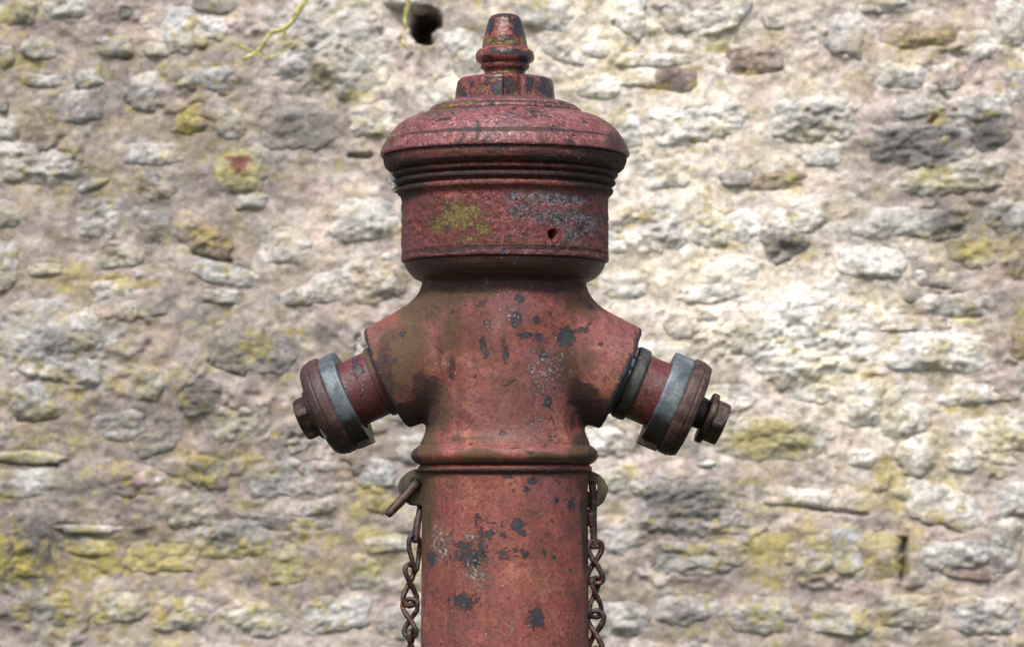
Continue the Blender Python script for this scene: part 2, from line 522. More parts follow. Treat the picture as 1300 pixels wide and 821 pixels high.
# stone colours (base colours, linear)
SC = {
    'G': (0.37, 0.365, 0.36), 'W': (0.57, 0.565, 0.55), 'T': (0.37, 0.30, 0.215), 'B': (0.135, 0.062, 0.052),
    'D': (0.20, 0.19, 0.185), 'P': (0.31, 0.285, 0.29), 'L': (0.35, 0.335, 0.25), 'R': (0.36, 0.25, 0.215),
    'Y': (0.33, 0.30, 0.19), 'O': (0.30, 0.225, 0.14), 'S': (0.45, 0.465, 0.485),
}
# cx, cy, width, height (photograph pixels), tilt in degrees clockwise, colour, how far it stands proud (mm), roughness of its face
ST = [
 (22,15,52,36,0,'L',10,1.2),(85,8,62,38,0,'W',9,1),(48,62,42,32,10,'G',10,1.2),(146,58,46,28,-4,'S',14,.8),(196,64,36,20,4,'T',12,.8),
 (225,35,48,66,-6,'S',12,1.6),(113,101,36,26,-22,'W',14,1),(55,103,52,18,2,'W',9,.8),(86,136,96,42,-7,'P',12,1),(183,116,38,48,8,'G',16,1.1),
 (254,50,22,26,0,'L',10,1),(266,101,76,34,4,'S',12,1.2),(10,165,28,32,0,'G',9,1),(243,154,46,32,-30,'Y',8,1.2),(294,157,38,38,0,'W',9,1.3),
 (10,72,20,32,0,'G',8,1),(192,22,32,30,0,'T',6,1),(150,14,44,24,0,'D',5,1.2),(4,135,16,18,0,'D',10,1),
 (408,62,160,122,-8,'G',14,2.4),(272,6,56,22,8,'D',9,1),(271,37,44,32,5,'W',10,1.2),(374,163,92,54,0,'D',4,1),(476,152,62,42,0,'W',12,1.3),
 (50,212,110,50,3,'W',14,2.2),(196,196,72,30,-3,'W',11,1.3),(119,236,40,14,-18,'W',11,.8),(8,273,44,40,0,'S',10,1.2),(125,277,56,52,10,'W',9,1.8),
 (196,288,40,42,-15,'G',9,1.2),(6,336,34,66,4,'S',10,1.2),(56,342,46,18,-4,'W',11,.9),(146,369,58,32,-6,'W',9,1),(259,300,80,46,26,'O',10,1.4),
 (306,217,70,58,0,'Y',9,1.0),(316,256,42,20,-8,'W',11,.8),(362,312,62,46,-10,'W',9,1.5),(463,276,92,54,-4,'W',11,1.6),(478,352,76,58,-10,'T',11,1.6),
 (412,366,56,38,-20,'W',9,1.2),(290,348,84,28,10,'S',8,1.3),(74,432,150,100,9,'S',15,2.0),(45,508,60,50,-4,'S',13,1.1),(178,394,72,28,-6,'L',9,1.2),
 (186,488,50,46,10,'L',9,1.1),(252,500,50,50,0,'D',8,1.4),(150,540,70,38,-6,'G',8,1.4),(322,446,106,58,6,'D',13,1.4),(282,377,54,20,3,'S',9,1),
 (386,377,58,26,-10,'W',9,1.1),(300,538,84,50,-6,'L',9,1.6),(34,580,104,16,2,'L',12,.7),(28,612,110,38,2,'W',7,1),(168,606,92,40,3,'R',10,1.4),
 (200,563,56,30,-12,'D',8,1.4),(115,671,96,12,2,'W',15,.5),(116,694,84,26,2,'L',10,1),(28,703,80,60,0,'D',8,1.6),(206,706,90,40,0,'Y',7,1.2),
 (244,648,64,46,0,'G',8,1.6),(258,600,58,44,10,'D',9,1.6),(350,608,74,48,-10,'S',8,1.4),(420,606,66,44,-5,'R',10,1.3),(404,645,46,20,-10,'P',9,.8),
 (362,664,118,22,4,'D',7,.9),(292,684,92,50,-8,'S',9,1.7),(364,716,54,54,0,'L',7,1.2),(478,602,50,36,0,'W',9,1.1),(486,640,46,24,6,'Y',8,.9),
 (492,690,60,24,-8,'W',9,1),(462,726,40,44,0,'L',7,1),
 (800,17,40,54,8,'W',15,.9),(858,20,40,46,-20,'S',9,1.2),(912,22,82,40,-24,'S',10,1.2),(812,97,52,26,-4,'G',10,1.1),(856,100,62,32,-3,'B',7,1.4),(832,76,100,18,0,'T',9,.9),
 (957,77,66,38,-4,'B',11,1.6),(984,26,28,24,0,'W',10,.8),(800,168,36,48,0,'G',10,1.1),(890,156,112,46,-10,'G',11,2.0),(1035,148,108,52,-6,'G',12,2.4),
 (1074,42,46,56,4,'P',13,1.1),(1166,46,112,30,4,'O',9,1.8),(1147,97,64,32,2,'W',13,.9),(1206,95,48,36,-6,'R',12,.8),(1286,30,42,56,0,'W',13,1),
 (1244,58,46,40,-20,'W',8,1.3),(1164,136,64,32,-10,'G',8,1.3),(1246,140,82,40,-4,'G',12,1.6),(1258,174,46,36,-10,'D',12,1.4),(1165,186,132,54,4,'P',13,2.0),
 (1118,8,56,22,0,'G',8,1.2),(1292,104,30,52,0,'P',9,1),(846,220,60,38,-10,'T',12,1.5),(936,226,44,22,-8,'D',8,1.1),(988,230,72,22,-4,'O',8,1.2),
 (834,286,60,62,8,'G',8,2.2),(902,290,48,46,0,'G',8,1.8),(944,288,50,40,0,'W',8,1.4),(994,310,56,46,-8,'D',7,1.7),(1018,276,90,44,-16,'P',9,1.4),
 (798,362,60,38,0,'S',8,1.2),(928,346,84,40,-12,'W',8,1.5),(1200,226,150,42,-3,'L',12,1.8),(1132,284,116,38,0,'G',9,1.7),(1204,284,54,42,-20,'D',10,1.7),
 (1108,332,94,42,4,'W',12,1.3),(1232,316,62,46,10,'Y',8,1.1),(1288,324,42,64,0,'O',8,1.5),(1278,272,58,50,-6,'G',10,1.8),(1196,354,74,26,4,'P',8,1),
 (908,371,92,24,-6,'W',12,1),(930,428,66,40,-6,'W',10,1.4),(1026,424,164,116,-10,'W',13,2.4),(976,556,138,56,2,'Y',11,1.8),(866,410,50,36,0,'T',7,1.2),
 (1158,375,26,20,-10,'D',6,.8),(1206,386,86,30,-6,'G',9,1.1),(1158,410,86,22,0,'T',9,.8),(1190,446,124,52,3,'W',18,1.6),(1099,514,44,62,6,'W',16,1.4),
 (1131,528,32,60,-8,'L',8,1),(1160,532,40,40,0,'W',14,1.1),(1240,499,86,28,-3,'W',9,1.2),(1266,556,104,56,-10,'W',13,1.6),(1294,434,22,50,0,'O',6,1),
 (868,641,150,72,4,'P',12,2.2),(792,678,60,54,-8,'W',8,1.4),(884,708,130,44,0,'G',9,1.8),(896,589,26,9,-6,'W',9,.5),(1012,630,84,26,2,'W',13,.7),
 (1026,706,60,56,-30,'S',9,1.3),(1166,578,58,54,-30,'W',15,1.2),(1242,584,86,30,-6,'W',12,1.1),(1097,582,36,26,0,'W',10,1),(1196,640,110,54,22,'W',14,1.2),
 (1288,632,40,46,10,'S',13,1),(1070,696,60,64,-34,'S',9,1.1),(1114,704,54,64,0,'T',11,1),(1212,704,94,38,-4,'G',8,1.3),(1276,694,42,64,0,'P',9,1),
 (1226,728,60,14,6,'B',7,.7),
 # hidden behind or showing close beside the hydrant
 (590,66,40,66,-20,'W',12,1.3),(560,118,50,34,-20,'W',11,1.1),(690,20,70,44,8,'S',13,1.2),(716,66,56,30,12,'W',10,1.2),(756,112,62,30,-4,'T',10,1),(752,60,40,30,0,'W',8,1),
 (720,150,40,28,0,'W',9,1),(508,2,50,16,6,'G',16,.9),(560,250,100,60,0,'G',9,1.4),(700,240,110,60,0,'W',9,1.4),(520,440,70,50,0,'G',9,1.4),
 (610,340,110,50,0,'W',9,1.4),(720,350,80,50,0,'W',9,1.4),(640,500,90,60,0,'G',9,1.4),(770,560,70,40,0,'W',9,1.2),(770,610,60,34,-6,'L',8,1.1),
 (540,570,70,40,0,'G',9,1.2),(600,640,90,50,0,'G',9,1.2),(690,660,90,50,0,'G',9,1.2),(560,730,90,50,0,'G',9,1.2),(650,740,80,50,0,'G',9,1.2),(740,722,60,40,0,'L',8,1.1),
 # the course below, under the strip the photograph does not show
 (50,775,110,46,2,'G',11,1.6),(150,770,70,40,-4,'W',10,1.4),(232,778,80,46,0,'P',10,1.5),(326,786,94,44,4,'L',10,1.5),(428,780,88,46,-3,'S',11,1.5),
 (520,790,76,44,0,'G',10,1.3),(780,786,90,46,3,'W',11,1.5),(874,772,76,38,-4,'P',10,1.4),(968,782,92,48,0,'G',11,1.6),(1066,786,80,42,4,'W',11,1.2),
 (1156,776,84,44,-2,'L',11,1.4),(1250,782,86,48,0,'S',11,1.6),
]
rng = np.random.RandomState(21)
X0, X1, Y0, Y1 = -640, 1940, -520, 1016
named = list(ST)
# fill what is left with more rubble, large pieces first
boxes = [(s[0], s[1], s[2] * .5, s[3] * .5) for s in ST]
HOLE = (540, 31)
boxes.append((HOLE[0], HOLE[1], 24, 28))
auto = []
for (wmin, wmax, tries, gap) in ((90, 150, 2600, 4), (50, 95, 5200, 3)):
    BX = np.array(boxes)
    for _ in range(tries):
        px, py = rng.uniform(X0, X1), rng.uniform(Y0, Y1)
        inside = -30 < px < 1330 and -30 < py < 850
        w = rng.uniform(wmin, wmax)
        h = w * rng.uniform(.38, .62)
        dx = np.maximum(np.abs(BX[:, 0] - px) - BX[:, 2] - w / 2, 0) + np.where(np.abs(BX[:, 0] - px) < BX[:, 2] + w / 2, 0, 0)
        dy = np.maximum(np.abs(BX[:, 1] - py) - BX[:, 3] - h / 2, 0)
        if np.any((dx + dy) < gap):
            continue
        if inside and rng.rand() < .55:
            continue
        t = rng.choice(list('GGWWPTSLDR'), p=[.16, .14, .16, .14, .1, .08, .1, .06, .04, .02])
        if inside and px > 560 and py < 560:
            t = rng.choice(list('WWTSG'))
        auto.append((px, py, w, h, rng.uniform(-14, 14), t, rng.uniform(0, 7) if inside else rng.uniform(5, 12), rng.uniform(1.0, 2.0)))
        boxes.append((px, py, w / 2, h / 2))
        BX = np.array(boxes)
ST = ST + auto

# growths, stains, and broad pale and dark areas on the wall: px, py, rx, ry, strength
YEL = [(120,705,280,46,.74),(400,715,220,44,.72),(1060,700,150,60,.66),(90,560,160,60,.46),(470,690,60,50,.6),(160,440,120,60,.40),(60,520,160,60,.42),(230,720,260,34,.6),(420,700,120,50,.62),(280,600,90,60,.42),(1000,690,150,60,.6),(1150,640,90,90,.5),(130,360,90,40,.45),(20,60,60,70,.5),(230,130,50,60,.5),(330,500,160,60,.38),(20,20,40,30,.6),(110,85,60,10,.5),(245,150,38,24,.9),(238,170,16,8,1.0),(306,217,38,32,.9),(262,300,34,16,.7),(140,352,34,10,1.0),(185,362,26,10,.9),(60,560,120,50,.55),(330,440,22,14,1.),
       (150,715,130,26,.85),(70,690,60,40,.5),(360,716,46,40,.7),(480,640,40,40,.85),(470,726,40,26,.8),(300,540,70,40,.4),(220,440,40,60,.35),(300,610,26,40,.55),
       (976,556,80,34,.75),(985,230,40,14,.5),(1235,315,36,26,.75),(1200,228,80,24,.5),(1180,640,60,40,.35),(990,700,60,50,.7),(1150,690,34,60,.75),(1130,528,14,34,.6),
       (1240,520,60,14,.5),(900,50,90,30,.3),(955,95,24,9,.7),(820,70,60,40,.25),(1180,55,60,14,.5),(1190,150,20,24,.55),(800,600,60,20,.4),(300,130,14,50,.5),(540,62,22,14,.75),(860,430,60,30,.25),
       (1295,400,16,50,.6),(20,440,40,30,.25),(280,50,60,30,.3),(110,220,140,60,.25),(1270,540,50,40,.35),(1250,690,60,30,.3),(120,780,160,40,.5),(380,790,120,40,.4),(1050,790,160,40,.45)]
GRM = [(40,700,90,70,.85),(60,440,60,26,.5),(250,600,60,60,.55),(300,680,90,50,.45),(180,590,140,60,.35),(868,640,80,36,.75),(850,700,100,40,.45),(1170,185,80,36,.75),(1255,172,34,26,.8),(1250,280,90,40,.5),
       (1035,150,60,34,.5),(374,163,50,30,.5),(400,90,80,40,.3),(70,140,50,18,.35),(250,500,60,40,.55),(995,312,40,26,.6),(835,285,34,34,.4),(905,290,24,26,.45),(855,102,34,16,.6),(1144,706,9,40,1.),
       (320,440,50,30,.35),(1205,284,40,30,.6),(375,560,120,30,.25),(640,700,400,120,.2),(40,780,160,60,.5),(880,790,160,50,.4),(330,640,200,120,.30),(120,600,160,160,.25)]
DARKER = [(150,600,420,260,.9),(430,600,200,220,.7),(240,240,330,300,.6),(120,230,360,260,.95),(60,640,320,200,1.0),(390,650,200,150,.75),(300,470,240,160,.75),(1235,240,150,130,.7),(1165,190,90,50,.6),(860,680,140,80,.7),(1040,150,90,50,.35),(640,760,700,90,.6),(1290,420,60,120,.5),(70,60,160,90,.5),(-300,300,300,800,.6),(1700,500,300,600,.4)]
PALE = [(800,100,200,140,.8),(1000,420,220,150,.6),(820,330,120,160,.7),(1150,560,150,90,.55),(480,60,90,80,.55),(560,110,80,80,.55),(830,200,140,120,.75),(960,330,170,130,.85),(900,60,160,70,.75),(1060,430,120,100,.85),(1190,445,80,40,.8),(1110,510,70,60,.8),(1160,575,60,40,.8),(1260,560,80,50,.6),
       (720,150,140,180,.6),(1010,130,70,120,.6),(1285,40,50,50,.6),(1100,330,80,60,.5),(860,470,160,110,.5),(430,300,120,120,.25),(1010,630,80,20,.4),(1000,40,60,70,.5),(1150,97,50,24,.5),(700,400,160,200,.45)]


def blobs(px, py, L):
    r = np.zeros_like(px)
    for (cx, cy, rx, ry, s) in L:
        m = (np.abs(px - cx) < 2.2 * rx) & (np.abs(py - cy) < 2.2 * ry)
        if m.any():
            r[m] = np.maximum(r[m], s * np.exp(-(((px[m] - cx) / rx) ** 2 + ((py[m] - cy) / ry) ** 2)))
    return r


def tint(px, py, base, kind, seed=0, rho=None):
    """base colour of the wall's face at a spot: stone or mortar, with lichen, grime and broad pale and dark tones"""
    n1 = fbm(px / 26, py / 20, seed * 3.7, 3, 5)
    n2 = fbm(px / 9, py / 8, seed * 1.3, 11, 4, .6)
    n3 = fbm(px / 60, py / 50, 0, 17, 4)
    base = base0 = np.asarray(base, float)
    own = .30 if kind == 's' and base0.mean() < .26 else 1.0      # dark and red stones keep their colour
    if kind == 's':
        base = base * .84 + np.array([.385, .350, .315]) * .16
    n4 = fbm(px / 4.5, py / 4.2, 3.0, 19, 3, .65)
    base = np.tile(base, (len(px), 1))
    if rho is not None:       # mortar lapped over the rim of the stone
        lap = sstep(.50, .95, rho + (n2 - .5) * 1.2 + (n1 - .5) * 1.1)[:, None] * .74 * (own + .15 if own < 1 else 1)
        base = base + (np.array([.385, .335, .312]) - base) * lap
    c = base * ((0.20 + 0.85 * n1 + .75 * n4) if kind == 's' else (.46 + .66 * n1 + .42 * n4))[:, None]
    # skin of grey algae and pale bloom that runs over stone and joint alike
    sk = fbm(px / 40, py / 33, 1.0, 113, 6, .62)
    c = c + (np.array([.235, .222, .205]) - c) * (sstep(.50, .66, sk) * .55 * own)[:, None]
    c = c + (np.array([.56, .535, .49]) - c) * (sstep(.49, .36, sk) * (.42 * own if kind == 's' else .25))[:, None]
    warm = (n3 - .5)[:, None] * np.array([[.10, .02, -.10]])
    c = c * (1 + warm)
    # pale tone, mostly towards the right
    pale_amt = np.clip(blobs(px, py, PALE) * 1.25 + (n1 - .5) * 1.0 + (n2 - .5) * 1.3 - ((.04 + 1.6 * max(0, .36 - float(np.mean(base0)))) if kind == 's' else .0), 0, 1)
    pale_amt = pale_amt * (1 if own == 1 else .22)
    pale_col = (np.array([.75, .685, .605]) if kind == 'm' else np.array([.79, .765, .71]))[None, :] * (.66 + .60 * n4)[:, None]
    c = c + (pale_col - c) * (pale_amt * .86)[:, None]
    # cream and straw stains through the pale tone
    cs = sstep(.48, .68, fbm(px / 48, py / 38, 12.0, 131, 5, .62)) * pale_amt * .6
    c = c + (np.array([.74, .665, .47]) - c) * cs[:, None]
    # grey-white crust lichen
    wl = sstep(.54, .66, n2 * .6 + fbm(px / 17, py / 15, 2.0, 23, 4, .6) * .45) * (.75 * own if kind == 's' else .30)
    c = c + (np.array([.60, .605, .60]) - c) * wl[:, None]
    dl = sstep(.60, .72, fbm(px / 8, py / 6, 6.0, 47, 4, .65)) * .6
    c = c + (np.array([.13, .12, .11]) - c) * dl[:, None]
    # thin ochre film everywhere
    oc = sstep(.48, .68, fbm(px / 34, py / 27, 7.0, 29, 6, .64)) * .55 * (1 if own == 1 else .4)
    c = c + (np.array([.37, .31, .18]) - c) * oc[:, None]
    # grey-brown darkening, mostly left and low
    fm = blobs(px, py, DARKER) * sstep(.25, .62, fbm(px / 50, py / 36, 8.0, 127, 5, .6) * .7 + n2 * .3) * (1.0 if kind == 'm' else .85)
    c = c * (1 - .55 * fm)[:, None] + np.array([.040, .033, .031]) * fm[:, None]
    # black grime / dark lichen
    g = blobs(px, py, GRM)
    gm = sstep(.42, .74, g * .75 + n2 * .35 + n1 * .12)
    c = c + (np.array([.085, .080, .080]) - c) * (gm * .78)[:, None]
    # yellow lichen
    y = blobs(px, py, YEL)
    ym = sstep(.44, .68, y * .52 + n2 * .62 + (n1 - .5) * .6 - .04)
    yc = np.array([.315, .268, .075])[None, :] * (.55 + .9 * fbm(px / 5, py / 5, 1, 37, 3))[:, None]
    c = c + (yc - c) * (ym * (.50 + .34 * n1))[:, None]
    # sprinkled yellow spots
    ys = sstep(.60, .70, fbm(px / 16, py / 12, 9.0, 41, 5, .62)) * .65 * sstep(.45, .6, fbm(px / 90, py / 60, 9.0, 43, 3))
    c = c + (yc - c) * ys[:, None]
    return np.clip(c, .004, .9)


def stone_height(px, py, s, idx):
    """height over the wall's face (mm) of stone s at px,py; plunges past its outline"""
    cx, cy, w, h, rot, t, pr, ro = s
    a = math.radians(rot)
    dx, dy = px - cx, py - cy
    u = (dx * math.cos(a) + dy * math.sin(a)) / (w * .5)
    v = (-dx * math.sin(a) + dy * math.cos(a)) / (h * .5)
    ex = 2.5 + 1.6 * _T[idx * 13 % 4096]
    rho = (np.abs(u) ** ex + np.abs(v) ** ex) ** (1 / ex)
    ang = np.arctan2(v, u)
    wob = fbm(1.6 * np.cos(ang) + idx * 5.1, 1.6 * np.sin(ang) + idx * 2.3, 0, 51, 3) - .5
    rho = rho * (1 + .55 * wob) + (fbm(px / 7, py / 7, idx, 57, 3) - .5) * .22
    pr = pr * .60
    n = fbm(px / (7 + .10 * w), py / (5 + .10 * h), idx * 1.9, 61, 5, .58) - .5
    n2 = fbm(px / 5.5, py / 4.5, idx * .7, 63, 3, .6) - .5
    lay = fbm(px / 60, py / 5.0, idx * 2.7, 67, 3) - .5
    tiltu, tiltv = (_T[(idx * 7 + 3) % 4096] - .5) * 4, (_T[(idx * 11 + 5) % 4096] - .6) * 4
    # mortar was smeared softly up most sides; some undersides are left open
    open_ = sstep(.1, .95, np.sin(ang + (_T[(idx * 23 + 9) % 4096] - .5) * 1.4)) * (_T[(idx * 29 + 2) % 4096] ** 2.2)
    lo = .30 + .60 * open_
    edge = 1 - np.clip((rho - lo) / (1.04 - lo), 0, 1) ** 1.5
    face = pr * edge + (n * 9.5 * ro + n2 * 3.4 * ro + lay * 3 * ro * _T[(idx * 17 + 1) % 4096]) * (.35 + .65 * edge) + tiltu * u + tiltv * v + .4
    drop = np.clip(rho - 1.0, 0, None)
    return mbase(px, py) + face - drop * 60 - drop ** 2 * 100, rho


def mbase(px, py):
    return (fbm(px / 85, py / 70, 0, 71, 4) - .5) * 20 + (fbm(px / 34, py / 29, 0, 77, 3, .5) - .5) * 9


# mortar sheet: fine where the photograph looks, coarser further out
def axis(a, b, lo, hi, fine, coarse):
    return np.unique(np.round(np.concatenate([np.arange(a, lo, coarse), np.arange(lo, hi, fine), np.arange(hi, b + coarse * .5, coarse)]), 3))


gx = axis(X0, X1, -40, 1340, 2.4, 12)
gy = axis(Y0, Y1 + 4, -40, 860, 2.4, 12)
GX, GY = np.meshgrid(gx, gy)
px, py = GX.ravel(), GY.ravel()
mh = mbase(px, py) + (fbm(px / 15, py / 12, 0, 78, 4, .5) - .5) * 5 + (fbm(px / 6, py / 5, 0, 79, 3) - .5) * 2.2
core = np.zeros_like(px)
keep_clear = np.zeros_like(px)      # stones whose faces stay free of smeared mortar
for i, s in enumerate(ST):
    R = max(s[2], s[3]) * .75
    m = np.where((np.abs(px - s[0]) < R) & (np.abs(py - s[1]) < R))[0]
    if len(m):
        _, rho = stone_height(px[m], py[m], s, i)
        core[m] = np.maximum(core[m], sstep(.98, .70, rho))
        if s[5] in 'BOR' or (s[0], s[1]) in ((306, 217), (374, 163), (1074, 42), (1147, 97)):
            keep_clear[m] = np.maximum(keep_clear[m], sstep(1.05, .85, rho))
smear = sstep(.55, .75, fbm(px / 22, py / 16, 4.0, 83, 4))
sm2 = sstep(.53, .66, fbm(px / 75, py / 60, 15.0, 84, 4)) * sstep(.40, .55, fbm(px / 20, py / 18, 16.0, 85, 4))
sm2, smear = sm2 * (1 - keep_clear), smear * (1 - keep_clear)
mh = mh - core * (5.5 + 4 * keep_clear - 7.5 * smear) * (1 - sm2) + sm2 * 5.0
# joint cracks and slits seen in the photograph: x0,y0,x1,y1,depth(mm),half width
SLIT = [(443,197,470,198,16,3.5),(0,584,70,592,12,3),(1040,646,1100,653,12,3),(980,632,1050,648,10,3),(432,299,474,299,12,3),(1148,685,1148,735,22,5),(1112,678,1146,684,10,3),(1180,360,1200,364,14,3),
        (25,531,70,529,14,4),(1250,555,1268,564,12,3),(1268,564,1288,552,12,3),(868,374,890,376,12,4),(915,449,942,448,10,3),(248,322,292,332,14,4),(268,460,310,475,10,5),(162,127,184,138,14,4),
        (100,112,122,113,12,3),(145,70,160,72,14,4),(466,156,476,152,14,4),(1187,148,1182,156,12,3),(780,30,810,36,12,4),(420,640,395,646,9,3),(1245,402,1200,402,8,2.5),(1194,118,1204,127,10,3)]
for (a0, b0, a1, b1, dep, hw) in SLIT:
    L2 = (a1 - a0) ** 2 + (b1 - b0) ** 2
    t = np.clip(((px - a0) * (a1 - a0) + (py - b0) * (b1 - b0)) / L2, 0, 1)
    d = np.hypot(px - a0 - t * (a1 - a0), py - b0 - t * (b1 - b0)) + (fbm(px / 5, py / 5, 3, 87, 2) - .5) * 3
    mh = mh - dep * sstep(hw * 1.3, hw * .4, d)
# the putlog hole and the hollow beside it
hd = np.hypot((px - HOLE[0]) / 21.0, (py - HOLE[1]) / 26.0) + (fbm(px / 9, py / 9, 2, 91, 3) - .5) * .35
mh = mh - 215 * sstep(1.0, .78, hd) - 22 * np.exp(-(((px - 517) / 18) ** 2 + ((py - 24) / 20) ** 2))
MC = np.array([.375, .318, .292])
mcol = tint(px, py, MC, 'm')
rose = np.array([.36, .295, .275])
rz_ = sstep(.48, .62, fbm(px / 70, py / 40, 5.0, 93, 4))[:, None] * .45
mcol = np.where(blobs(px, py, PALE)[:, None] > .5, mcol, mcol + (rose * mcol.mean(1, keepdims=True) / rose.mean() - mcol) * rz_)
V = np.stack([wx(px), -mh / 1000.0, wz(py)], -1)
V[:, 2] = np.maximum(V[:, 2], -.02)
Q = grid_quads(len(gy), len(gx), False)[:, ::-1]
ones = np.ones((len(px), 1))
link('mortar', mesh_np('mortar', V, Q, M['mortar'], {'Col': ('FLOAT_COLOR', np.concatenate([mcol, ones], 1))}), wall)

# the stones; those in view are objects of their own, the rest of the wall is one part
rest = []
rest_col = []
n_in = 0
for i, s in enumerate(ST):
    cx, cy, w, h = s[:4]
    seen = -45 < cx < 1345 and -45 < cy < 862
    st = (2.4 if seen else 9.0)
    R = 0.5 * math.hypot(w, h) * 1.12
    e = (w * .5 * 1.45 + h * .2, h * .5 * 1.5 + w * .18)
    ax = np.arange(-e[0], e[0] + st, st) + cx
    ay = np.arange(-e[1], e[1] + st, st) + cy
    A, B = np.meshgrid(ax, ay)
    qx, qy = A.ravel(), B.ravel()
    hh, rho = stone_height(qx, qy, s, i)
    hh = np.maximum(hh, -34)
    c = tint(qx, qy, SC[s[5]], 's', i, rho)
    if i < len(named) and (s[0], s[1]) == (306, 217):       # the round lichened stone: a bare dark red heart
        d = np.maximum.reduce([-(qy - 208) / 9.0, (qy - 206) / 20.0 + np.abs(qx - 305) / 14.0])
        c = c + (np.array([.17, .060, .055]) - c) * (sstep(1.15, .7, d + (fbm(qx / 5, qy / 5, 0, 99, 3) - .5) * .8) * .95)[:, None]
    Vs = np.stack([wx(qx), -hh / 1000.0, wz(qy)], -1)
    Qs = grid_quads(len(ay), len(ax), False)[:, ::-1]
    keep = (hh > -33.5)[Qs].any(1)
    Qs = Qs[keep]
    used = np.unique(Qs)
    remap = -np.ones(len(Vs), int); remap[used] = np.arange(len(used))
    Vs, Qs, c = Vs[used], remap[Qs], c[used]
    if seen and n_in < 298:
        n_in += 1
        o = np.array([float(wx(cx)), 0, float(wz(cy))])
        ob = link('stone', mesh_np('stone', Vs - o, Qs, M['stone'], {'Col': ('FLOAT_COLOR', np.concatenate([c, np.ones((len(c), 1))], 1))}), wall)
        ob.location = o
    else:
        rest.append((Vs, [Qs])); rest_col.append(c)
Vr, Fr = join(rest)
cr = np.concatenate(rest_col)
tag(link('stonework', mesh_np('stonework', Vr, Fr, M['stone'], {'Col': ('FLOAT_COLOR', np.concatenate([cr, np.ones((len(cr), 1))], 1))}), wall), kind='stuff')
# body of the wall behind its face, with a rough top
xa, xb, zt = float(wx(X0)), float(wx(X1)), float(wz(Y0))
bx = np.array([[x, y, z] for z in (-.02, zt) for y in (.22, .50) for x in (xa, xb)], float)
bq = np.array([[0, 1, 5, 4], [2, 6, 7, 3], [0, 4, 6, 2], [1, 3, 7, 5], [4, 5, 7, 6]])
link('wall_core', mesh_np('wall_core', bx, bq, M['mortar'], {'Col': ('FLOAT_COLOR', np.tile([.35, .31, .29, 1], (8, 1)))}, smooth=False), wall)
# coping and ends close the gap between face and core
cp = []
for (x0, x1, y0, y1, z0, z1) in ((xa - .03, xb + .03, -.06, .53, zt - .012, zt + .06), (xa - .025, xa + .004, -.03, .51, -.02, zt - .014), (xb - .004, xb + .025, -.03, .51, -.02, zt - .014)):
    cp.append((np.array([[x, y, z] for z in (z0, z1) for y in (y0, y1) for x in (x0, x1)], float), [np.array([[0, 1, 5, 4], [2, 6, 7, 3], [0, 4, 6, 2], [1, 3, 7, 5], [4, 5, 7, 6], [0, 2, 3, 1]])]))
vc, fc = join(cp)
link('coping', mesh_np('coping', vc, fc, M['stone'], {'Col': ('FLOAT_COLOR', np.tile([.33, .31, .28, 1], (len(vc), 1)))}, smooth=False), wall)

# ------------------------------------------------------------------ the hydrant
hyd = bpy.data.objects.new('fire_hydrant', None)
COL.objects.link(hyd)
tag(hyd, 'weathered red cast iron fire hydrant with peeling paint and two capped outlets', 'fire hydrant')


def front(V, L, power=1.0):
    """paint damage and painted shade at marked spots on the camera side: (px, py, rx, ry, strength)"""
    qx, qy = V[:, 0] * 1000 + 641, (1.12 - V[:, 2]) * 1000
    r = np.zeros(len(V))
    for (cx, cy, rx, ry, s) in L:
        r = np.maximum(r, s * np.exp(-(((qx - cx) / rx) ** 2 + ((qy - cy) / ry) ** 2) * power))
    return r * (V[:, 1] < .02)


def masks(V, chips=(), olive=(), crust=(), lichen=(), o0=0.0, c0=0.0, y0=0.0):
    m = np.zeros((len(V), 4), np.float32)
    m[:, 0] = front(V, chips)
    m[:, 1] = np.clip(front(V, olive) + o0, 0, 1)
    m[:, 2] = np.clip(front(V, crust) + c0, 0, 1)  # crust, plus shade painted on undersides and into grooves
    m[:, 3] = np.clip(front(V, lichen) + y0, 0, 1)
    return {'mask': ('FLOAT_COLOR', m)}


def rough_up(V, amp, scale, seed=0):
    """displace away from the hydrant's axis"""
    n = fbm(V[:, 0] * scale, V[:, 1] * scale, V[:, 2] * scale, 101 + seed, 4, .55) - .5
    r = np.hypot(V[:, 0], V[:, 1])[:, None] + 1e-9
    W = V.copy()
    W[:, :2] += V[:, :2] / r * (n * 2 * amp)[:, None] * np.minimum(1, r / .02)
    return W


def turned(name, prof, mat, nseg=260, ds=2.5, amp=.0004, sc=160, mk=None, sharp=38, thetas=None, rmod=None, parent=hyd):
    """turned part on the hydrant's axis; prof rows (radius, py)"""
    P = [(r, 1120 - y) for r, y in prof]
    V, F = lathe(P[::-1], nseg, ds, thetas, rmod)
    V = V / 1000.0
    V = rough_up(V, amp, sc)
    return link(name, mesh_np(name, V, F, M[mat], mk(V) if mk else masks(V), sharp=sharp), parent)


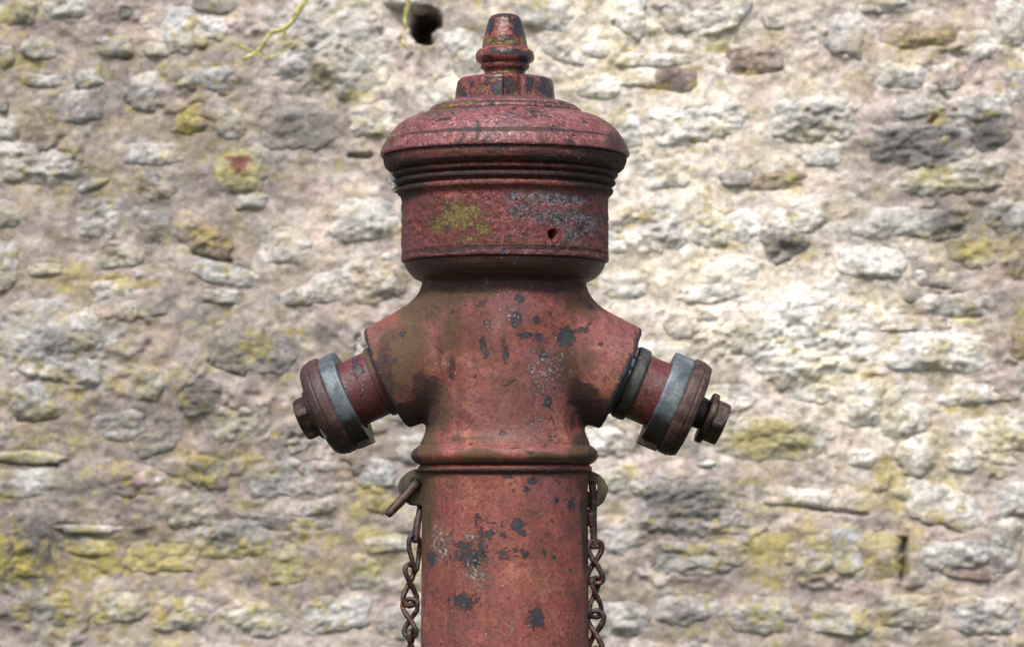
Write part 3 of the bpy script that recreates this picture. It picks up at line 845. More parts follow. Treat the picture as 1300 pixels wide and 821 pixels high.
# barrel
BCH = [(657,664,10,10,1),(650,700,30,10,.62),(612,680,5,24,.8),(622,676,8,8,.9),(606,662,3,14,.8),(706,634,5,5,.9),(724,640,8,10,.8),(549,706,10,12,.95),(600,705,28,18,.75),(590,690,14,8,.8),(700,660,3,3,1),
       (690,700,4,6,.9),(676,611,9,5,.9),(668,620,5,4,.9),(645,604,8,5,.8),(563,690,6,20,.5),(640,677,5,4,.9),(664,674,6,6,.9),(702,706,3,4,.9),(590,760,20,14,.8),(680,780,14,18,.8)]
turned('barrel', [(60,589),(107.5,590.5),(110.5,593),(110.5,597),(108.5,599.5),(107,600.5),(106,604),(105.3,620),(105.3,660),(106,730),(108,1040),(112,1056),(150,1060),(152,1064),(152,1086),(150,1090),(130,1091),(130,1121)],
       'barrel', 220, 3.0, .00035, 120,
       lambda V: masks(V, BCH, [(540,640,16,90,.8),(600,700,40,30,.55),(742,650,10,60,.6),(560,600,40,10,.6),(700,604,60,7,.5),(640,602,120,5,.45)],
                       [(641,598,130,4.5,.95),(742,680,6,60,.75),(738,640,6,20,.6),(530,612,7,30,.4)], [(605,725,34,34,.56),(560,690,24,50,.56),(600,680,30,16,.5),(640,790,40,30,.45)]))

# body casting with the two outlet bosses: smooth union of implicit shapes, meshed with surface nets
SIDE = {}
for sd, cpx, cpy, el, az in ((-1, 490, 480.5, 24.0, 6.0), (1, 788.5, 481.0, 23.0, 2.0)):
    e, a_ = math.radians(el), math.radians(az)
    ax = np.array([sd * math.cos(e) * math.cos(a_), math.cos(e) * math.sin(a_), -math.sin(e)])
    C = np.array([cpx - 641, 12.0 if sd < 0 else 4.0, 1120 - cpy])
    SIDE[sd] = (C, ax)

PB_y = np.array([330, 356, 362, 372, 540, 548, 554, 560, 563, 564.5, 567, 571, 575, 579, 583, 587, 589.5, 592, 600.])
PB_r = np.array([101, 102, 101, 100, 100, 101.2, 103.2, 106, 107.4, 106.6, 111.2, 116.0, 118.4, 118.8, 117.2, 113, 108.0, 106.2, 106.])


def body_sdf(x, y, z):
    py_ = 1120 - z
    d = np.hypot(x, y) - np.interp(py_, PB_y, PB_r)
    for sd in (-1, 1):
        C, ax = SIDE[sd]
        rx_, ry_, rz2 = x - C[0], y - C[1], z - C[2]
        t = rx_ * ax[0] + ry_ * ax[1] + rz2 * ax[2]
        rad = np.sqrt(np.maximum((rx_ - t * ax[0]) ** 2 + (ry_ - t * ax[1]) ** 2 + (rz2 - t * ax[2]) ** 2, 0))
        cone = (rad - (68.5 - .085 * t)) * .985
        kk = 4.5
        hh = np.clip(.5 + .5 * (cone - t) / kk, 0, 1)
        c = t + (cone - t) * hh + kk * hh * (1 - hh)
        c = np.maximum(c, -t - 150)
        kk = np.interp(z, [1120 - 545, 1120 - 500, 1120 - 400], [9.0, 15.0, 32.0])
        hh = np.clip(.5 + .5 * (d - c) / kk, 0, 1)
        d = d + (c - d) * hh - kk * hh * (1 - hh)
    d = np.maximum(d, np.maximum(z - (1120 - 352), (1120 - 591.5) - z))
    return d


st = 2.2
xs = np.arange(-196, 197, st); ys = np.arange(-128, 129, st); zs = np.arange(1120 - 600, 1120 - 344, st)
D = body_sdf(xs[:, None, None], ys[None, :, None], zs[None, None, :])


def surface_nets(D):
    nx, ny, nz = D.shape
    I = D < 0
    corners = [(i, j, k_) for i in (0, 1) for j in (0, 1) for k_ in (0, 1)]
    cnt = sum(I[i:nx - 1 + i, j:ny - 1 + j, q:nz - 1 + q].astype(np.int8) for i, j, q in corners)
    act = (cnt > 0) & (cnt < 8)
    idx = -np.ones(act.shape, np.int64)
    cells = np.argwhere(act)
    idx[act] = np.arange(len(cells))
    acc = np.zeros((len(cells), 3)); num = np.zeros(len(cells))
    for a in corners:
        for ax_ in range(3):
            if a[ax_] == 1:
                continue
            b = list(a); b[ax_] = 1
            da = D[cells[:, 0] + a[0], cells[:, 1] + a[1], cells[:, 2] + a[2]]
            db = D[cells[:, 0] + b[0], cells[:, 1] + b[1], cells[:, 2] + b[2]]
            m = (da < 0) != (db < 0)
            t = np.where(m, da / np.where(m, da - db, 1), 0)
            p = np.array(a, float)[None, :] + t[:, None] * (np.array(b) - np.array(a))[None, :]
            acc += p * m[:, None]; num += m
    Vv = cells + acc / num[:, None]
    quads = []
    for ax_ in range(3):
        o1, o2 = [q for q in range(3) if q != ax_]
        sl0 = [slice(1, -1)] * 3; sl1 = [slice(1, -1)] * 3
        sl0[ax_] = slice(0, -1); sl1[ax_] = slice(1, None)
        A, B = I[tuple(sl0)], I[tuple(sl1)]
        e = np.argwhere(A != B)
        flip = A[tuple(e.T)]
        base = e.copy(); base[:, o1] += 1; base[:, o2] += 1
        def at(d1, d2):
            p = base.copy(); p[:, o1] += d1; p[:, o2] += d2
            return idx[tuple(p.T)]
        q = np.stack([at(-1, -1), at(0, -1), at(0, 0), at(-1, 0)], -1)
        if ax_ == 1:
            flip = ~flip
        q[~flip] = q[~flip][:, ::-1]
        quads.append(q)
    return Vv, np.concatenate(quads)


Vb, Qb = surface_nets(D)
Vb = Vb * st + np.array([xs[0], ys[0], zs[0]])
for _ in range(3):      # settle the vertices on the true surface
    e_ = .8
    d0 = body_sdf(*Vb.T)
    g = np.stack([body_sdf(Vb[:, 0] + e_, Vb[:, 1], Vb[:, 2]) - d0, body_sdf(Vb[:, 0], Vb[:, 1] + e_, Vb[:, 2]) - d0, body_sdf(Vb[:, 0], Vb[:, 1], Vb[:, 2] + e_) - d0], -1) / e_
    gl = (g ** 2).sum(1) + .05
    Vb = Vb - np.clip((d0 / gl)[:, None] * g, -1.2, 1.2) * .8
Vb = Vb / 1000.0
nb = fbm(Vb[:, 0] * 60, Vb[:, 1] * 60, Vb[:, 2] * 60, 131, 4, .55) - .5
rr = np.hypot(Vb[:, 0], Vb[:, 1])[:, None] + 1e-6
Vb[:, :2] += Vb[:, :2] / rr * (nb * .0014 + (fbm(Vb[:, 0] * 22, Vb[:, 1] * 22, Vb[:, 2] * 22, 135, 3) - .5) * .0042)[:, None]
CH = [(659,386,6,7,1),(655,411,8,10,1),(681,411,5,6,1),(670,430,16,5,.85),(683,434,6,6,.9),(717,432,13,14,.95),(689,454,6,9,.95),(737,422,12,6,.7),(614,440,4,10,1),(618,452,4,7,1),(642,452,4,14,.85),
      (696,513,6,8,1),(692,516,8,3,.9),(639,551,5,3,1),(612,391,6,6,.75),(611,372,4,8,.6),(576,401,3,3,1),(697,402,4,4,.8),(701,428,3,3,.9),(504,460,4,4,1),(512,426,5,4,.9),(735,504,5,5,.8),(760,440,4,4,.8),(748,392,4,4,.9),
      (715,475,5,5,.6),(530,500,4,8,.7),(600,565,5,3,.7),(690,567,5,3,.7),(672,575,8,3,.7),(655,570,8,2,.6)]
OL = [(535,390,40,34,.75),(575,420,22,60,.55),(560,380,50,20,.75),(520,450,50,50,.5),(560,520,16,40,.75),(544,550,14,20,.7),(735,390,40,22,.5),(720,470,26,34,.6),(600,376,60,16,.5),(540,570,24,14,.8),(610,578,28,8,.95),(735,575,18,16,.85),
      (690,580,30,7,.7),(641,587,120,3,.45),(505,465,50,60,.62),(520,430,40,40,.6),(625,480,5,60,.3),(640,440,6,40,.5),(745,455,20,30,.45),(500,430,30,20,.6),(600,558,50,4,.5)]
CRUST_SHADE = [(545,510,16,34,.9),(520,530,30,20,1),(535,490,14,24,.55),(740,505,22,20,.75),(760,525,30,18,.95),(728,490,12,14,.6),(725,530,10,22,.5),(641,362,110,10,.75),(700,362,60,14,.6),(641,590,130,3.2,1),(490,490,12,60,.75),(600,365,60,12,.85),(690,365,60,12,.85),(575,470,8,30,.45),(640,594,130,6,.8),(735,560,14,14,.6),(805,450,4,50,.5),(580,366,40,10,.5),(560,450,10,34,.4),(752,565,10,20,.6),(528,585,12,12,.6)]  # crust, with the shade under bosses and head painted in
bm_ = masks(Vb, CH, OL, CRUST_SHADE, [(690,470,45,60,.56),(650,400,40,30,.55),(625,420,26,20,.5),(680,540,40,30,.48)], o0=.08, c0=.10)
for sd in (-1, 1):
    C_, ax_ = SIDE[sd]
    t_ = (Vb * 1000 - C_) @ ax_
    rd_ = np.linalg.norm(Vb * 1000 - C_ - t_[:, None] * ax_, axis=1)
    rim = sstep(9, 2, np.abs(t_ + 1)) * sstep(50, 60, rd_) * (.35 + .6 * fbm(Vb[:, 0] * 45, Vb[:, 1] * 45, Vb[:, 2] * 45, 137, 3))
    bm_['mask'][1][:, 0] = np.maximum(bm_['mask'][1][:, 0], rim)
body = link('body', mesh_np('body', Vb, Qb, M['body'], bm_, sharp=50), hyd)
_n = np.zeros(len(body.data.polygons) * 3, np.float32); body.data.polygons.foreach_get('normal', _n)
_c = np.zeros_like(_n); body.data.polygons.foreach_get('center', _c)
if ((_c.reshape(-1, 3) - [0, 0, .65]) * _n.reshape(-1, 3)).sum(1).mean() < 0:
    body.data.flip_normals()

# lower collar of the head
turned('collar', [(70,366),(99,364),(102,361),(106,357.5),(115,353.5),(121.5,347),(125.5,341),(127.5,335.5),(127,332.5),(90,331)], 'collar', 220, 2.2, .0004, 120,
       lambda V: masks(V, [(565,342,6,4,.9),(655,340,6,4,.9),(690,345,5,3,.7),(620,336,6,3,.7)], [(570,356,30,8,.5)], [(641,352,140,6,.55),(641,334,140,2.0,1)]))  # crust here also paints in the shade below the head

# head cylinder and moulded lip, with the small drilled hole
HOLE_H = (700.5, 299.5)
th_h = math.asin(min(1, (HOLE_H[0] - 641) / 131.0))
tc = -math.pi / 2 + th_h
ths = np.concatenate([np.linspace(tc - .07, tc + .07, 28), np.linspace(tc + .07, tc - .07 + 2 * math.pi, 270)[1:-1]])
hole_h = 1120 - (HOLE_H[1] + 8.0 * 0 + (620 - HOLE_H[1]) * .0125 * 1.9)


def head_mod(R, T, Hh):
    arc = (T - tc) * 131
    d = np.hypot(arc, Hh - hole_h) + (fbm(arc / 3, Hh / 3, 0, 3, 2) - .5) * 2
    R = R - 26 * sstep(7.0, 5.0, d) * (R > 125)
    # paint curling off in ragged flakes
    fl = fbm(np.cos(T) * 14, np.sin(T) * 14, Hh / 9, 141, 4, .6)
    cyl = sstep(1120 - 332, 1120 - 330, Hh) * sstep(1120 - 250, 1120 - 262, Hh)
    R = R + cyl * (sstep(.50, .53, fl) * 1.0 - .5)
    return R


HP = [(100,333.5),(129.5,333.3),(131.5,331.5),(131.5,328),(131,300),(131,256),(131.5,252),(133,250),(134.2,248.5),(136.8,246.5),(137.6,243),(136.2,240.6),(133.6,238.8),(136.8,237.2),(140.2,235),(140.6,231.8),(138.8,229.9),(136.4,228.4),
      (139.8,226.8),(142.8,224.8),(143.4,222.8),(142.2,221),(140.2,219.8),(143,218.6),(147.5,217.5),(151.5,213.5),(153.5,208.5),(154.6,203),(154.2,200.5),(151.5,199.0),(150,197.5),(120,196)]
head = turned('head', HP, 'head', 0, 2.0, .0010, 210,
       lambda V: masks(V, [(690,262,44,12,.55),(660,278,20,12,.62),(700,285,44,14,.58),(740,290,30,22,.5),(650,262,14,10,.55),(722,306,14,12,.65),(640,330,6,4,.8),(570,300,5,5,.7),(720,262,30,8,.6)],
                       [(545,330,30,16,.35),(515,240,20,30,.5),(600,200,80,12,.5),(560,215,60,12,.45)],
                       [(641,184,150,2.0,.9),(500,200,16,24,.5),(770,205,40,22,.75),(760,235,60,18,.55),(700,215,60,10,.4),(641,203,150,2,.5),(641,216,150,2,.6),(641,228,150,2.5,.6),(520,235,26,24,.7),(641,234,160,4,.6),(641,324,140,2.5,.7),(570,325,40,5,.6)],  # grime, and shade painted into the grooves and below the lip
                       [(588,284,44,30,.80),(560,296,24,20,.72),(612,300,20,20,.7),(600,312,34,8,.62),(655,255,14,6,.5),(545,205,30,4,.4)], c0=.20), thetas=ths, rmod=head_mod, sharp=60)
# lid: the domed shoulder above the lip
turned('lid', [(120,199.4),(154,199.8),(157.2,199.4),(158.2,197.8),(158,194.5),(156.5,189.5),(153,183),(148.5,175.5),(143,168),(137,161.5),(129,155.8),(120,151),(110,147.8),(98,145.8),(60,145)], 'lid', 260, 2.2, .0007, 190,
       lambda V: masks(V, [(560,165,10,4,.6),(600,150,20,4,.6),(650,160,10,5,.5),(560,158,30,6,.45),(700,150,20,5,.4)], [(560,150,60,10,.55),(520,170,24,20,.45),(600,148,60,5,.6),(700,145,70,4,.5),(610,175,10,8,.4)], [(641,181,150,2.5,.8),(780,185,16,16,.5),(500,186,10,10,.4)],
                       [(560,146,40,5,.65),(620,145,60,3,.6)], c0=.12, y0=.22))
turned('top_plate', [(50,147),(96.5,146.6),(98,145),(97.8,143),(96,139.8),(92,136.6),(86,134),(76,131),(66,128.5),(40,127)], 'lid', 220, 2.0, .0005, 190,
       lambda V: masks(V, [(600,130,14,3,.75),(655,131,20,3,.6),(560,140,10,3,.7),(690,132,14,3,.6),(625,128,12,3,.6)], [(570,140,26,4,.5)], [(641,140,110,1.8,.55)], [(580,141,30,2.5,.6)], c0=.16, y0=.24))
# slotted nut
slot0 = -math.pi / 2 + math.asin(8.5 / 60)


def nut_mod(R, T, Hh):
    for q in range(4):
        dd = (T - slot0 - q * math.pi / 2 + math.pi) % (2 * math.pi) - math.pi
        R = np.where(R > 48, R - (R - 49) * sstep(.188, .178, np.abs(dd)), R)
    # flats between the slots
    ph = ((T - slot0) % (math.pi / 2)) - math.pi / 4
    return np.where(R > 48, R * (1 - .018 * np.cos(ph * 4) ** 2), R)


turned('slotted_nut', [(30,131),(64.5,130),(64.3,127),(62.5,112),(61.2,104.5),(59.8,102),(56,100.6),(44,99.5),(20,98.5)], 'finial', 360, 2.0, .0004, 150,
       lambda V: masks(V, [(690,116,14,10,.85),(672,112,6,12,.8),(630,118,8,10,.85),(588,122,6,8,.8),(640,106,40,2,.6),(583,110,6,12,.6),(700,120,6,12,.8)], [(582,118,8,14,.8),(600,124,12,5,.5)], [(650,116,11,16,.75)], [(615,118,10,10,.35)], y0=.2), rmod=nut_mod, sharp=30)
turned('finial', [(20,101),(40,100.0),(33,98.8),(28,97),(25.9,94.5),(25.6,92.5),(26.6,90.3),(29,88.6),(30.6,87),(31.2,85),(30.9,82.6),(30.2,81.2),(31.4,80.6),(34.6,79.4),(36.5,77.2),(37.3,74.4),(37.2,71),(36.2,67.4),(34.6,65),(32.2,63.4),(29.4,62.6),(29,60.5),(28.0,54.5),(26.3,47),(24.6,39.5),(22.6,32),(21.4,27.5),(19.6,23.4),(16.8,20.6),(11,18.6),(3,17.8),(.5,17.7)], 'finial', 120, 1.4, .0004, 170,
       lambda V: masks(V, [(660,34,13,20,1.0),(620,32,9,14,.9),(641,19,22,6,1.0),(645,71,30,4.5,.85),(664,76,12,6,.9)], [(641,58,30,4,.6),(641,92,26,4,.5)], [(620,77,14,5,.6),(655,84,24,4,.5)], [(641,58,32,4.5,.85),(664,54,8,7,.95),(622,54,9,7,.8),(641,93,26,4,.75)]), sharp=45)

# white crust under the lip
Vt = []
for (qx, qy, r, yy) in ((-141.5, 226, 5.0, -.012), (-142.5, 232, 4.2, -.010), (-139.5, 237, 4.6, -.014), (-139, 243, 3.2, -.012), (-145, 229, 2.8, -.004)):
    v, f = tube([(qx, yy * 1000 - 2, 1120 - qy - r * .5), (qx, yy * 1000, 1120 - qy), (qx + .5, yy * 1000 + 2, 1120 - qy + r * .5)], [r * .7, r, r * .75], 12)
    Vt.append((v, f))
v, f = join(Vt)
v = v / 1000
v += ((np.stack([vnoise(*(v.T * 400), s=q) for q in (1, 2, 3)], -1)) - .5) * .003
link('lichen_crust', mesh_np('lichen_crust', v, f, M['crust']), hyd)


# outlets and their caps: turned parts along the tilted axes
def on_axis(sd, prof, nseg=120, ds=2.2, off=0.0, rmod=None, spin=0.0, shift=(0, 0, 0)):
    C, ax = SIDE[sd]
    V, F = lathe(prof, nseg, ds, rmod=rmod)
    w = Vector(ax)
    side = Vector((0, -1, 0)); side = (side - w * side.dot(w)).normalized()
    up = w.cross(side)
    if up.z < 0:
        up, side = -up, -side
    # keep it right-handed: columns (side, up, axis)
    if side.cross(up).dot(w) < 0:
        side = -side
    c_, s_ = math.cos(spin), math.sin(spin)
    X = V[:, 0] * c_ - V[:, 1] * s_
    Y = V[:, 0] * s_ + V[:, 1] * c_
    W = C + np.array(shift) + np.outer(X, side) + np.outer(Y, up) + np.outer(V[:, 2] + off, ax)
    return W / 1000.0, F, np.array(up), np.array(ax)


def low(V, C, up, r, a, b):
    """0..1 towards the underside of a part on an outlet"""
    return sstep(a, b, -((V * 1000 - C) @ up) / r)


def piece(name, sd, prof, mat, parent, amp=.0003, sharp=35, mk=None, **kw):
    V, F, up, ax = on_axis(sd, prof, **kw)
    n = fbm(V[:, 0] * 130, V[:, 1] * 130, V[:, 2] * 130, 151, 3) - .5
    V = V + (n * 2 * amp)[:, None] * np.array([[.5, -.6, .6]])
    me = mesh_np(name, V, F, M[mat], mk(V, up) if mk else masks(V), sharp=sharp)
    return link(name, me, parent)


def poly_mod(nside, flat, lo):
    def f(R, T, Hh):
        k_ = math.pi / nside
        ph = (T % (2 * k_)) - k_
        return np.where(R > lo, np.minimum(R, flat / np.cos(ph)), R)
    return f


for sd in (-1, 1):  # crust spots on these parts also paint shade on their undersides
    C, ax = SIDE[sd]
    L = sd < 0
    tube_ = piece('outlet', sd, [(30, -30), (43.5, -28), (43.0, 6), (42.8, 20), (42.6, 40), (43, 52), (38, 56), (20, 56)], 'tube', hyd, off=0,
                  mk=lambda V, up: masks(V, [(456, 470, 7, 9, .95), (452, 456, 5, 10, .8), (460, 505, 3, 3, 1), (817, 470, 4, 3, 1), (819, 500, 3, 4, .8)] if True else (), [(470, 450, 10, 14, .5), (800, 510, 14, 20, .35)], [(460, 540, 40, 14, .6), (800, 540, 30, 16, .55)]))
    if L:
        piece('retaining_ring', sd, [(30, -4), (46.5, -4), (47, 0), (46.5, 9), (45.8, 11), (44, 11.5), (30, 11.5)], 'tube', tube_,
              mk=lambda V, up: masks(V, [], [(466, 460, 12, 26, .95), (480, 500, 10, 20, .35)], [(490, 530, 20, 14, .7)]))
    else:
        piece('gasket', sd, [(30, -3), (45.5, -3), (46.5, 0), (46, 5), (44.5, 6.5), (30, 7)], 'ring', tube_, amp=.0009, mk=lambda V, up: masks(V, [], [], [(785, 520, 20, 24, .6)], [(808, 448, 5, 12, .8), (803, 462, 4, 9, .85), (799, 476, 4, 10, .7)]))
        piece('retaining_ring', sd, [(30, 6), (46.2, 6), (47.8, 8), (48.2, 14), (47.6, 21), (46, 23), (30, 23)], 'ring', tube_, amp=.0005,
              mk=lambda V, up: masks(V, [(811, 455, 4, 3, .8)], [(800, 500, 10, 30, .5)], [(795, 520, 20, 30, .6)]))
    # blank cap: rusty disc, grey band, washer, nut
    b0, b1 = (46, 67.5) if L else (50, 76)
    d0, d1 = (69, 97) if L else (77.5, 102)
    sh = (0, 0, -3.0) if L else (0, 0, -2.5)
    cap = piece('outlet_cap', sd, [(30, d0 - 3), (61, d0 - 2), (63.6, d0 + 1), (64, d0 + 4), (64, d0 + 12), (63.4, d0 + 13.2), (62.6, d0 + 13.8), (62.8, d0 + 14.6), (62.6, d0 + 17), (60, d0 + 22.5), (55.5, d1 - 1.5), (50, d1), (20, d1 + .5)], 'rust', hyd, amp=.0006, shift=sh, sharp=50,
                mk=lambda V, up: masks(V, [(398, 490, 3, 40, .0)], [(850, 480, 30, 60, .15)], [(400, 560, 60, 20, .55), (850, 570, 40, 20, .6)], [(401, 546, 7, 5, 1.0), (411, 556, 6, 7, 1.0), (405, 550, 9, 8, .85)] if L else []))
    cap['label'] = 'rust brown blank cap with a white lichen smear' if L else 'rust brown blank cap on a longer stud'
    band = piece('band', sd, [(44, b0 + 4), (44, b0 + 1), (57, b0), (60.6, b0 + .4), (61.6, b0 + 2), (61.6, b1 - 2), (60.8, b1 - .5), (58, b1), (44, b1)], 'band', cap, amp=.00035, shift=sh,
                 mk=lambda V, up: {'mask': ('FLOAT_COLOR', np.stack([front(V, [(416, 481, 2, 1.5, 1), (822, 549, 15, 1.6, 1.2), (831, 553, 6, 3, .9)]), front(V, [(418, 452, 10, 5, .4), (868, 462, 14, 6, .5)]), low(V, C, up, 62, .1, .75) * .95, np.zeros(len(V))], -1))})  # blackened towards the underside: shade painted into the band's colour
    # bayonet lug under the band
    w = Vector(ax); side = Vector((0, -1, 0)); side = (side - w * side.dot(w)).normalized(); up_ = w.cross(side)
    if up_.z < 0: up_ = -up_
    lv = []
    for hh_, xw in ((b0 + (.6 if L else -.6), 20), (b0 + (1.4 if L else .4), 23), (b1 - 3, 23), (b1 - 1.5, 20)):
        for rr_, xs_ in ((52, 1), (63.2, 1), (64.6, .8)):
            for s_ in (-1, 1):
                p = Vector(C) + Vector(sh) + w * hh_ - up_ * rr_ + side * (s_ * xw * xs_)
                lv.append([c / 1000 for c in p])
    lv = np.array(lv)
    fq = []
    ring = [0, 2, 4, 5, 3, 1]
    for l_ in range(3):
        for q in range(6):
            fq.append([l_ * 6 + ring[q], l_ * 6 + ring[(q + 1) % 6], (l_ + 1) * 6 + ring[(q + 1) % 6], (l_ + 1) * 6 + ring[q]])
    fq += [[0, 1, 3, 2], [2, 3, 5, 4], [18, 20, 21, 19], [20, 22, 23, 21]]
    lug = link('lug', mesh_np('lug', lv, np.array(fq), M['ring'], {'mask': ('FLOAT_COLOR', np.tile([.3, 0, .75, 0], (len(lv), 1)))}, smooth=False), cap)
    # stud, washer, nut
    if L:
        piece('washer', sd, [(10, d1 - 2), (32, d1 - 1), (33.5, d1 + 1), (33.5, d1 + 7), (32.5, d1 + 9), (10, d1 + 9)], 'bolt', cap, shift=(2, 0, -3),
              mk=lambda V, up: masks(V, [], [], [(390, 555, 26, 12, .6)], [(381, 520, 7, 12, .75), (376, 508, 5, 8, .6)]))
        piece('nut', sd, [(6, d1 + 8.5), (27, d1 + 8.7), (28, d1 + 10), (28, d1 + 23), (25.5, d1 + 26), (18, d1 + 27.5), (6, d1 + 27.5)], 'bolt', cap, shift=(2, 0, -3), nseg=160, rmod=poly_mod(4, 22.5, 12), spin=math.radians(18), sharp=25,
              mk=lambda V, up: masks(V, [], [], [(380, 545, 26, 10, .5)], [(366, 520, 8, 10, .62)]))
    else:
        piece('stud', sd, [(10, d1 - 3), (23, d1 - 2), (21, d1 + 2), (20, d1 + 12), (18, d1 + 14), (10, d1 + 14)], 'bolt', cap, amp=.0008,
              mk=lambda V, up: masks(V, [], [(890, 520, 12, 12, .3)], [(885, 540, 14, 20, .6)]))
        piece('washer', sd, [(10, d1 + 12.5), (32, d1 + 12.8), (33.5, d1 + 14), (33.5, d1 + 20), (32.5, d1 + 21.5), (10, d1 + 21.5)], 'bolt', cap, shift=(0, 0, -3),
              mk=lambda V, up: masks(V, [], [(908, 520, 8, 14, .75)], [(895, 555, 14, 14, .6)]))
        piece('nut', sd, [(6, d1 + 21), (28.5, d1 + 21.2), (29.5, d1 + 22.5), (29.5, d1 + 36), (27, d1 + 39), (20, d1 + 40.5), (6, d1 + 40.5)], 'bolt', cap, shift=(0, 0, -3), nseg=180, rmod=poly_mod(6, 26.5, 12), spin=math.radians(8), sharp=25,
              mk=lambda V, up: masks(V, [], [], [(905, 560, 20, 12, .6)]))


# chain lugs: flat ears with an eye, cast to the barrel
def ear(cpx, cpy, epx, epy):
    n = 48
    a = np.linspace(0, 2 * np.pi, n, endpoint=False)
    rows = []
    for (r, y) in ((7.0, -5), (8.2, -6.2), (20.5, -6.0), (23.0, -4.2), (23.6, -1), (23.0, 3), (20.5, 5), (8.2, 5), (7.0, 4)):
        if r < 10:
            rows.append(np.stack([epx + r * np.cos(a), np.full(n, float(y)), epy + r * np.sin(a)], -1))
        else:
            wob = 1 + .03 * (vnoise(np.cos(a) * 2 + cpx, np.sin(a) * 2, 0, 5) - .5) * 2
            rows.append(np.stack([cpx + r * wob * np.cos(a), np.full(n, float(y)), cpy + r * wob * np.sin(a)], -1))
    P = np.concatenate(rows)
    V = np.stack([hx(P[:, 0]), P[:, 1] / 1000, hz(P[:, 1] * 0 + P[:, 2])], -1)
    m = len(rows)
    Q = grid_quads(m, n, True)
    b = (m - 1) * n
    j = np.arange(n)
    Q2 = np.stack([b + j, b + (j + 1) % n, (j + 1) % n, j], -1)
    V = V + (fbm(V[:, 0] * 120, V[:, 1] * 120, V[:, 2] * 120, 7, 3)[:, None] - .5) * .0012
    link('chain_lug', mesh_np('chain_lug', V, np.concatenate([Q, Q2]), M['lug'], masks(V, [], [(cpx, cpy + 10, 20, 14, .4)], [(cpx - 18 if cpx < 641 else cpx + 18, cpy, 8, 20, .5)]), sharp=40), hyd)


ear(530, 619, 528, 614)
ear(748, 621, 751.5, 618)


# ------------------------------------------------------------------ the two chains
def P3(px_, py__, y=0.0):
    return (hx(px_), y / 1000.0, hz(py__))


def bar(name, pts, rad, parent, closed=False, nside=12, sub=6, mat='chain', wob=.0007):
    r = np.asarray(rad, float) / 1000 if not np.isscalar(rad) else rad / 1000.0
    V, F = tube([P3(*p) for p in pts], r, nside, closed, sub)
    V = V + (np.stack([fbm(V[:, 0] * 260 + q * 9, V[:, 1] * 260, V[:, 2] * 260, q, 3) for q in (1, 2, 3)], -1) - .5) * 2 * wob
    return link(name, mesh_np(name, V, F, M[mat], masks(V), sharp=60), parent)


def link_eight(cx, top, hgt, wid, yaw=0.0, y0=0.0):
    """a link twisted into a figure of eight"""
    pts = []
    for t in np.linspace(0, 2 * np.pi, 20, endpoint=False):
        z = top + hgt * .5 * (1 - math.cos(t))
        x = wid * .5 * math.sin(2 * t) * (1 if True else 0)
        y = 3.6 * math.sin(t)
        c_, s_ = math.cos(yaw), math.sin(yaw)
        pts.append((cx + x * c_ - y * s_, z, y0 + x * s_ + y * c_))
    return pts


def chain_empty(loc, label):
    e = bpy.data.objects.new('chain', None)
    COL.objects.link(e)
    e.location = loc
    return tag(e, label, 'chain', 'rusty chains hanging from the hydrant')


def settle(e):
    for c in e.children:
        c.location = -e.location


ch = chain_empty((hx(752), 0, hz(618)), 'rusty chain of figure-eight links hanging straight below a bolt-filled lug')
bar('hanger', [(751.8, 612, 6), (751.8, 615.5, -4), (752, 619, -9.5), (752.8, 630, -9), (752.8, 648, -7), (753.2, 662, -6), (753.6, 680, -5.5), (754.4, 692, -5.5)], [4.5, 5, 4.9, 4.7, 4.8, 4.6, 4.4, 4.4], ch)
bar('knuckle', [(751.6, 646, -6), (750.6, 654, -6), (751, 662, -6), (752.2, 667, -6)], [4.8, 6.4, 6.2, 4.6], ch, wob=.0012)
bar('bolt_head', [(751.8, 617.5, -13), (751.9, 617.6, -11)], [3.8, 4.6], ch)
bar('pin', [(749.5, 693.5, -6), (758.5, 693, -6)], [3.4, 3.4], ch)
zt_ = 686.5
for q in range(7):
    bar('link', link_eight(755 + .4 * q, zt_, (54, 50, 55, 49, 53, 51, 52)[q], (19, 17.5, 20, 18, 17, 19.5, 18)[q], yaw=(0.12, .75, -.35, .9, .2, -.7, 0)[q], y0=-6), (3.6, 3.3, 3.7, 3.3, 3.5, 3.4, 3.6)[q], ch, closed=True, nside=10, sub=3, wob=.0011)
    zt_ += (46, 42, 47, 41, 45, 43, 44)[q]
settle(ch)

ch2 = chain_empty((hx(528), 0, hz(614)), 'rusty chain whose broken open hook juts out of its lug')
bar('hook', [(533, 646, 9), (532.6, 634, 11), (531, 621, 8), (528.5, 614, -2), (526, 616, -9), (515, 629, -16), (503, 642, -21), (494, 652, -24)], [4.0, 4.6, 5.4, 6.6, 6.8, 6.3, 5.8, 5.3], ch2)
bar('hanger', [(534, 638, 8), (532.5, 650, 3), (530, 664, -2), (528.2, 677, -4), (527.5, 686, -4)], [3.6, 4.0, 4.6, 5.2, 5.2], ch2)
bar('link', [(523, 679.5, -9), (519.5, 686, -11), (520, 697, -10), (522.5, 707, -9), (525.5, 717, -7), (526.5, 724, -4), (529, 722, 0), (530.5, 712, 3), (532, 700, 4), (533, 688, 2), (529, 681, -2)], 3.2, ch2, closed=True, nside=10, sub=4)
zt_ = 716
for q in range(6):
    bar('link', link_eight(520.5 + .5 * q, zt_, (52, 48, 53, 50, 47, 51)[q], (17, 19, 16.5, 18.5, 17, 18)[q], yaw=(.6, -.4, 1.1, .1, .8, -.3)[q], y0=-6), (3.5, 3.3, 3.7, 3.2, 3.6, 3.4)[q], ch2, closed=True, nside=10, sub=3, wob=.0011)
    zt_ += (44, 40, 45, 42, 39, 43)[q]
settle(ch2)

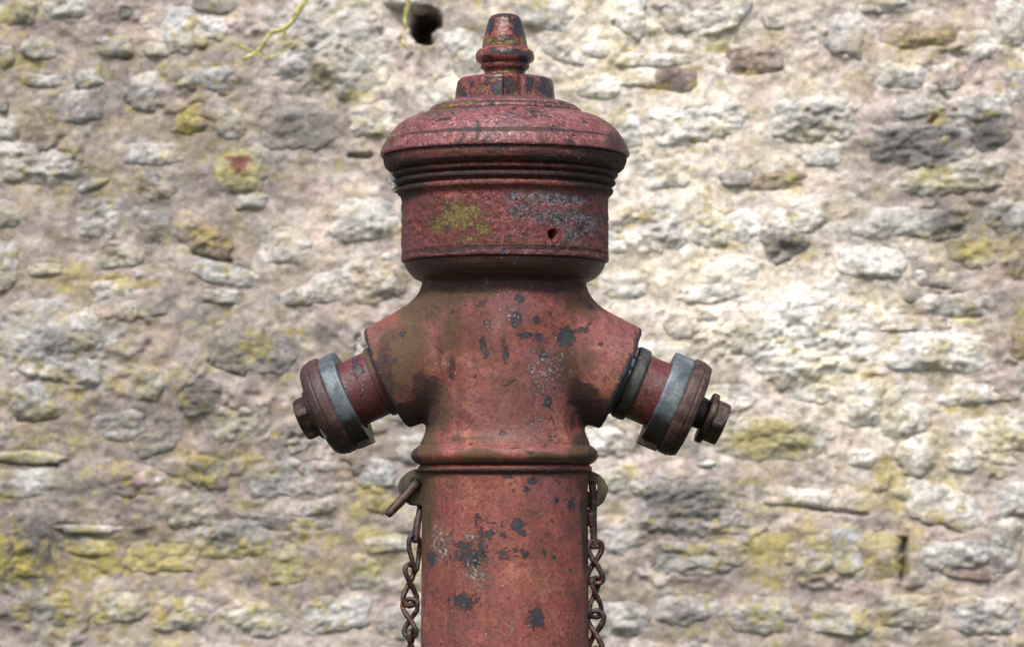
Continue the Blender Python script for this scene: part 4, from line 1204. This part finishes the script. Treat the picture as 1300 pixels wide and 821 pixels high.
# ------------------------------------------------------------------ lichened twigs hanging before the wall
def twig(strands, label, y):
    s_ = (CAM_D + y) / CAM_D / 1000.0
    def tp(px_, py__, dy=0.0):
        return np.array([CAM_X + (px_ - 650) * s_, y + dy, EYE_Z + (620 - py__) * s_])
    parts = []
    for pts, r in strands:
        P = [tp(*p) for p in pts]
        V, F = tube(P, np.linspace(r[0], r[1], len(P)) * s_ * .8, 8, False, 5)
        V = V + (np.stack([vnoise(*(V.T * 180), s=q) for q in (1, 2, 3)], -1) - .5) * r[1] * s_ * 1.3
        parts.append((V, F))
    o0 = parts[0][0].mean(0)
    main = link('twig', mesh_np('twig', parts[0][0] - o0, parts[0][1], M['twig']), None)
    main.location = o0
    tag(main, label, 'twig', 'lichen-covered twigs hanging before the wall')
    for V, F in parts[1:]:
        link('side_shoot', mesh_np('side_shoot', V - o0, F, M['twig']), main)


twig([([(470, -470, .26), (462, -380, .12), (440, -260, 0), (420, -120), (400, -40), (388, -2), (380, 12), (372, 26), (363, 35), (354, 39), (345, 40), (340, 46), (335, 54), (325, 66), (318, 71), (311, 73)], (5.5, 1.9)),
      ([(361, 36), (360, 43), (356, 48)], (2.4, 2.0)),
      ([(325, 67), (334, 74), (344, 73), (356, 67), (366, 62), (374, 57)], (1.8, .9)),
      ([(323, 67), (312, 61), (300, 56), (290, 50), (278, 45)], (1.5, .8)),
      ([(352, 56), (362, 54), (374, 53), (380, 49)], (1.2, .8)),
      ([(316, 71), (311, 75), (308, 73)], (2.8, 1.6)),
      ([(380, 10), (377, 15), (378, 18)], (2.8, 2.0))], 'forked yellow lichened twig bending down over the wall', .86)
twig([([(560, -470, .24), (552, -370, .1), (535, -230, 0), (524, -90), (518, -10), (517, 8), (515, 24), (513.5, 38), (512.5, 48), (512, 57)], (5.0, 2.0)),
      ([(515.5, 24), (513.5, 27), (513.5, 29)], (3.0, 2.0)),
      ([(512, 56), (507, 60), (504, 60)], (2.0, 1.2)),
      ([(512, 55), (516, 61), (521, 62)], (2.4, 1.4)),
      ([(512.5, 50), (510, 53)], (2.6, 2.0))], 'straight yellow lichened twig dangling beside the dark hole in the wall', .90)
print('stones in view', n_in, 'all', len(ST))
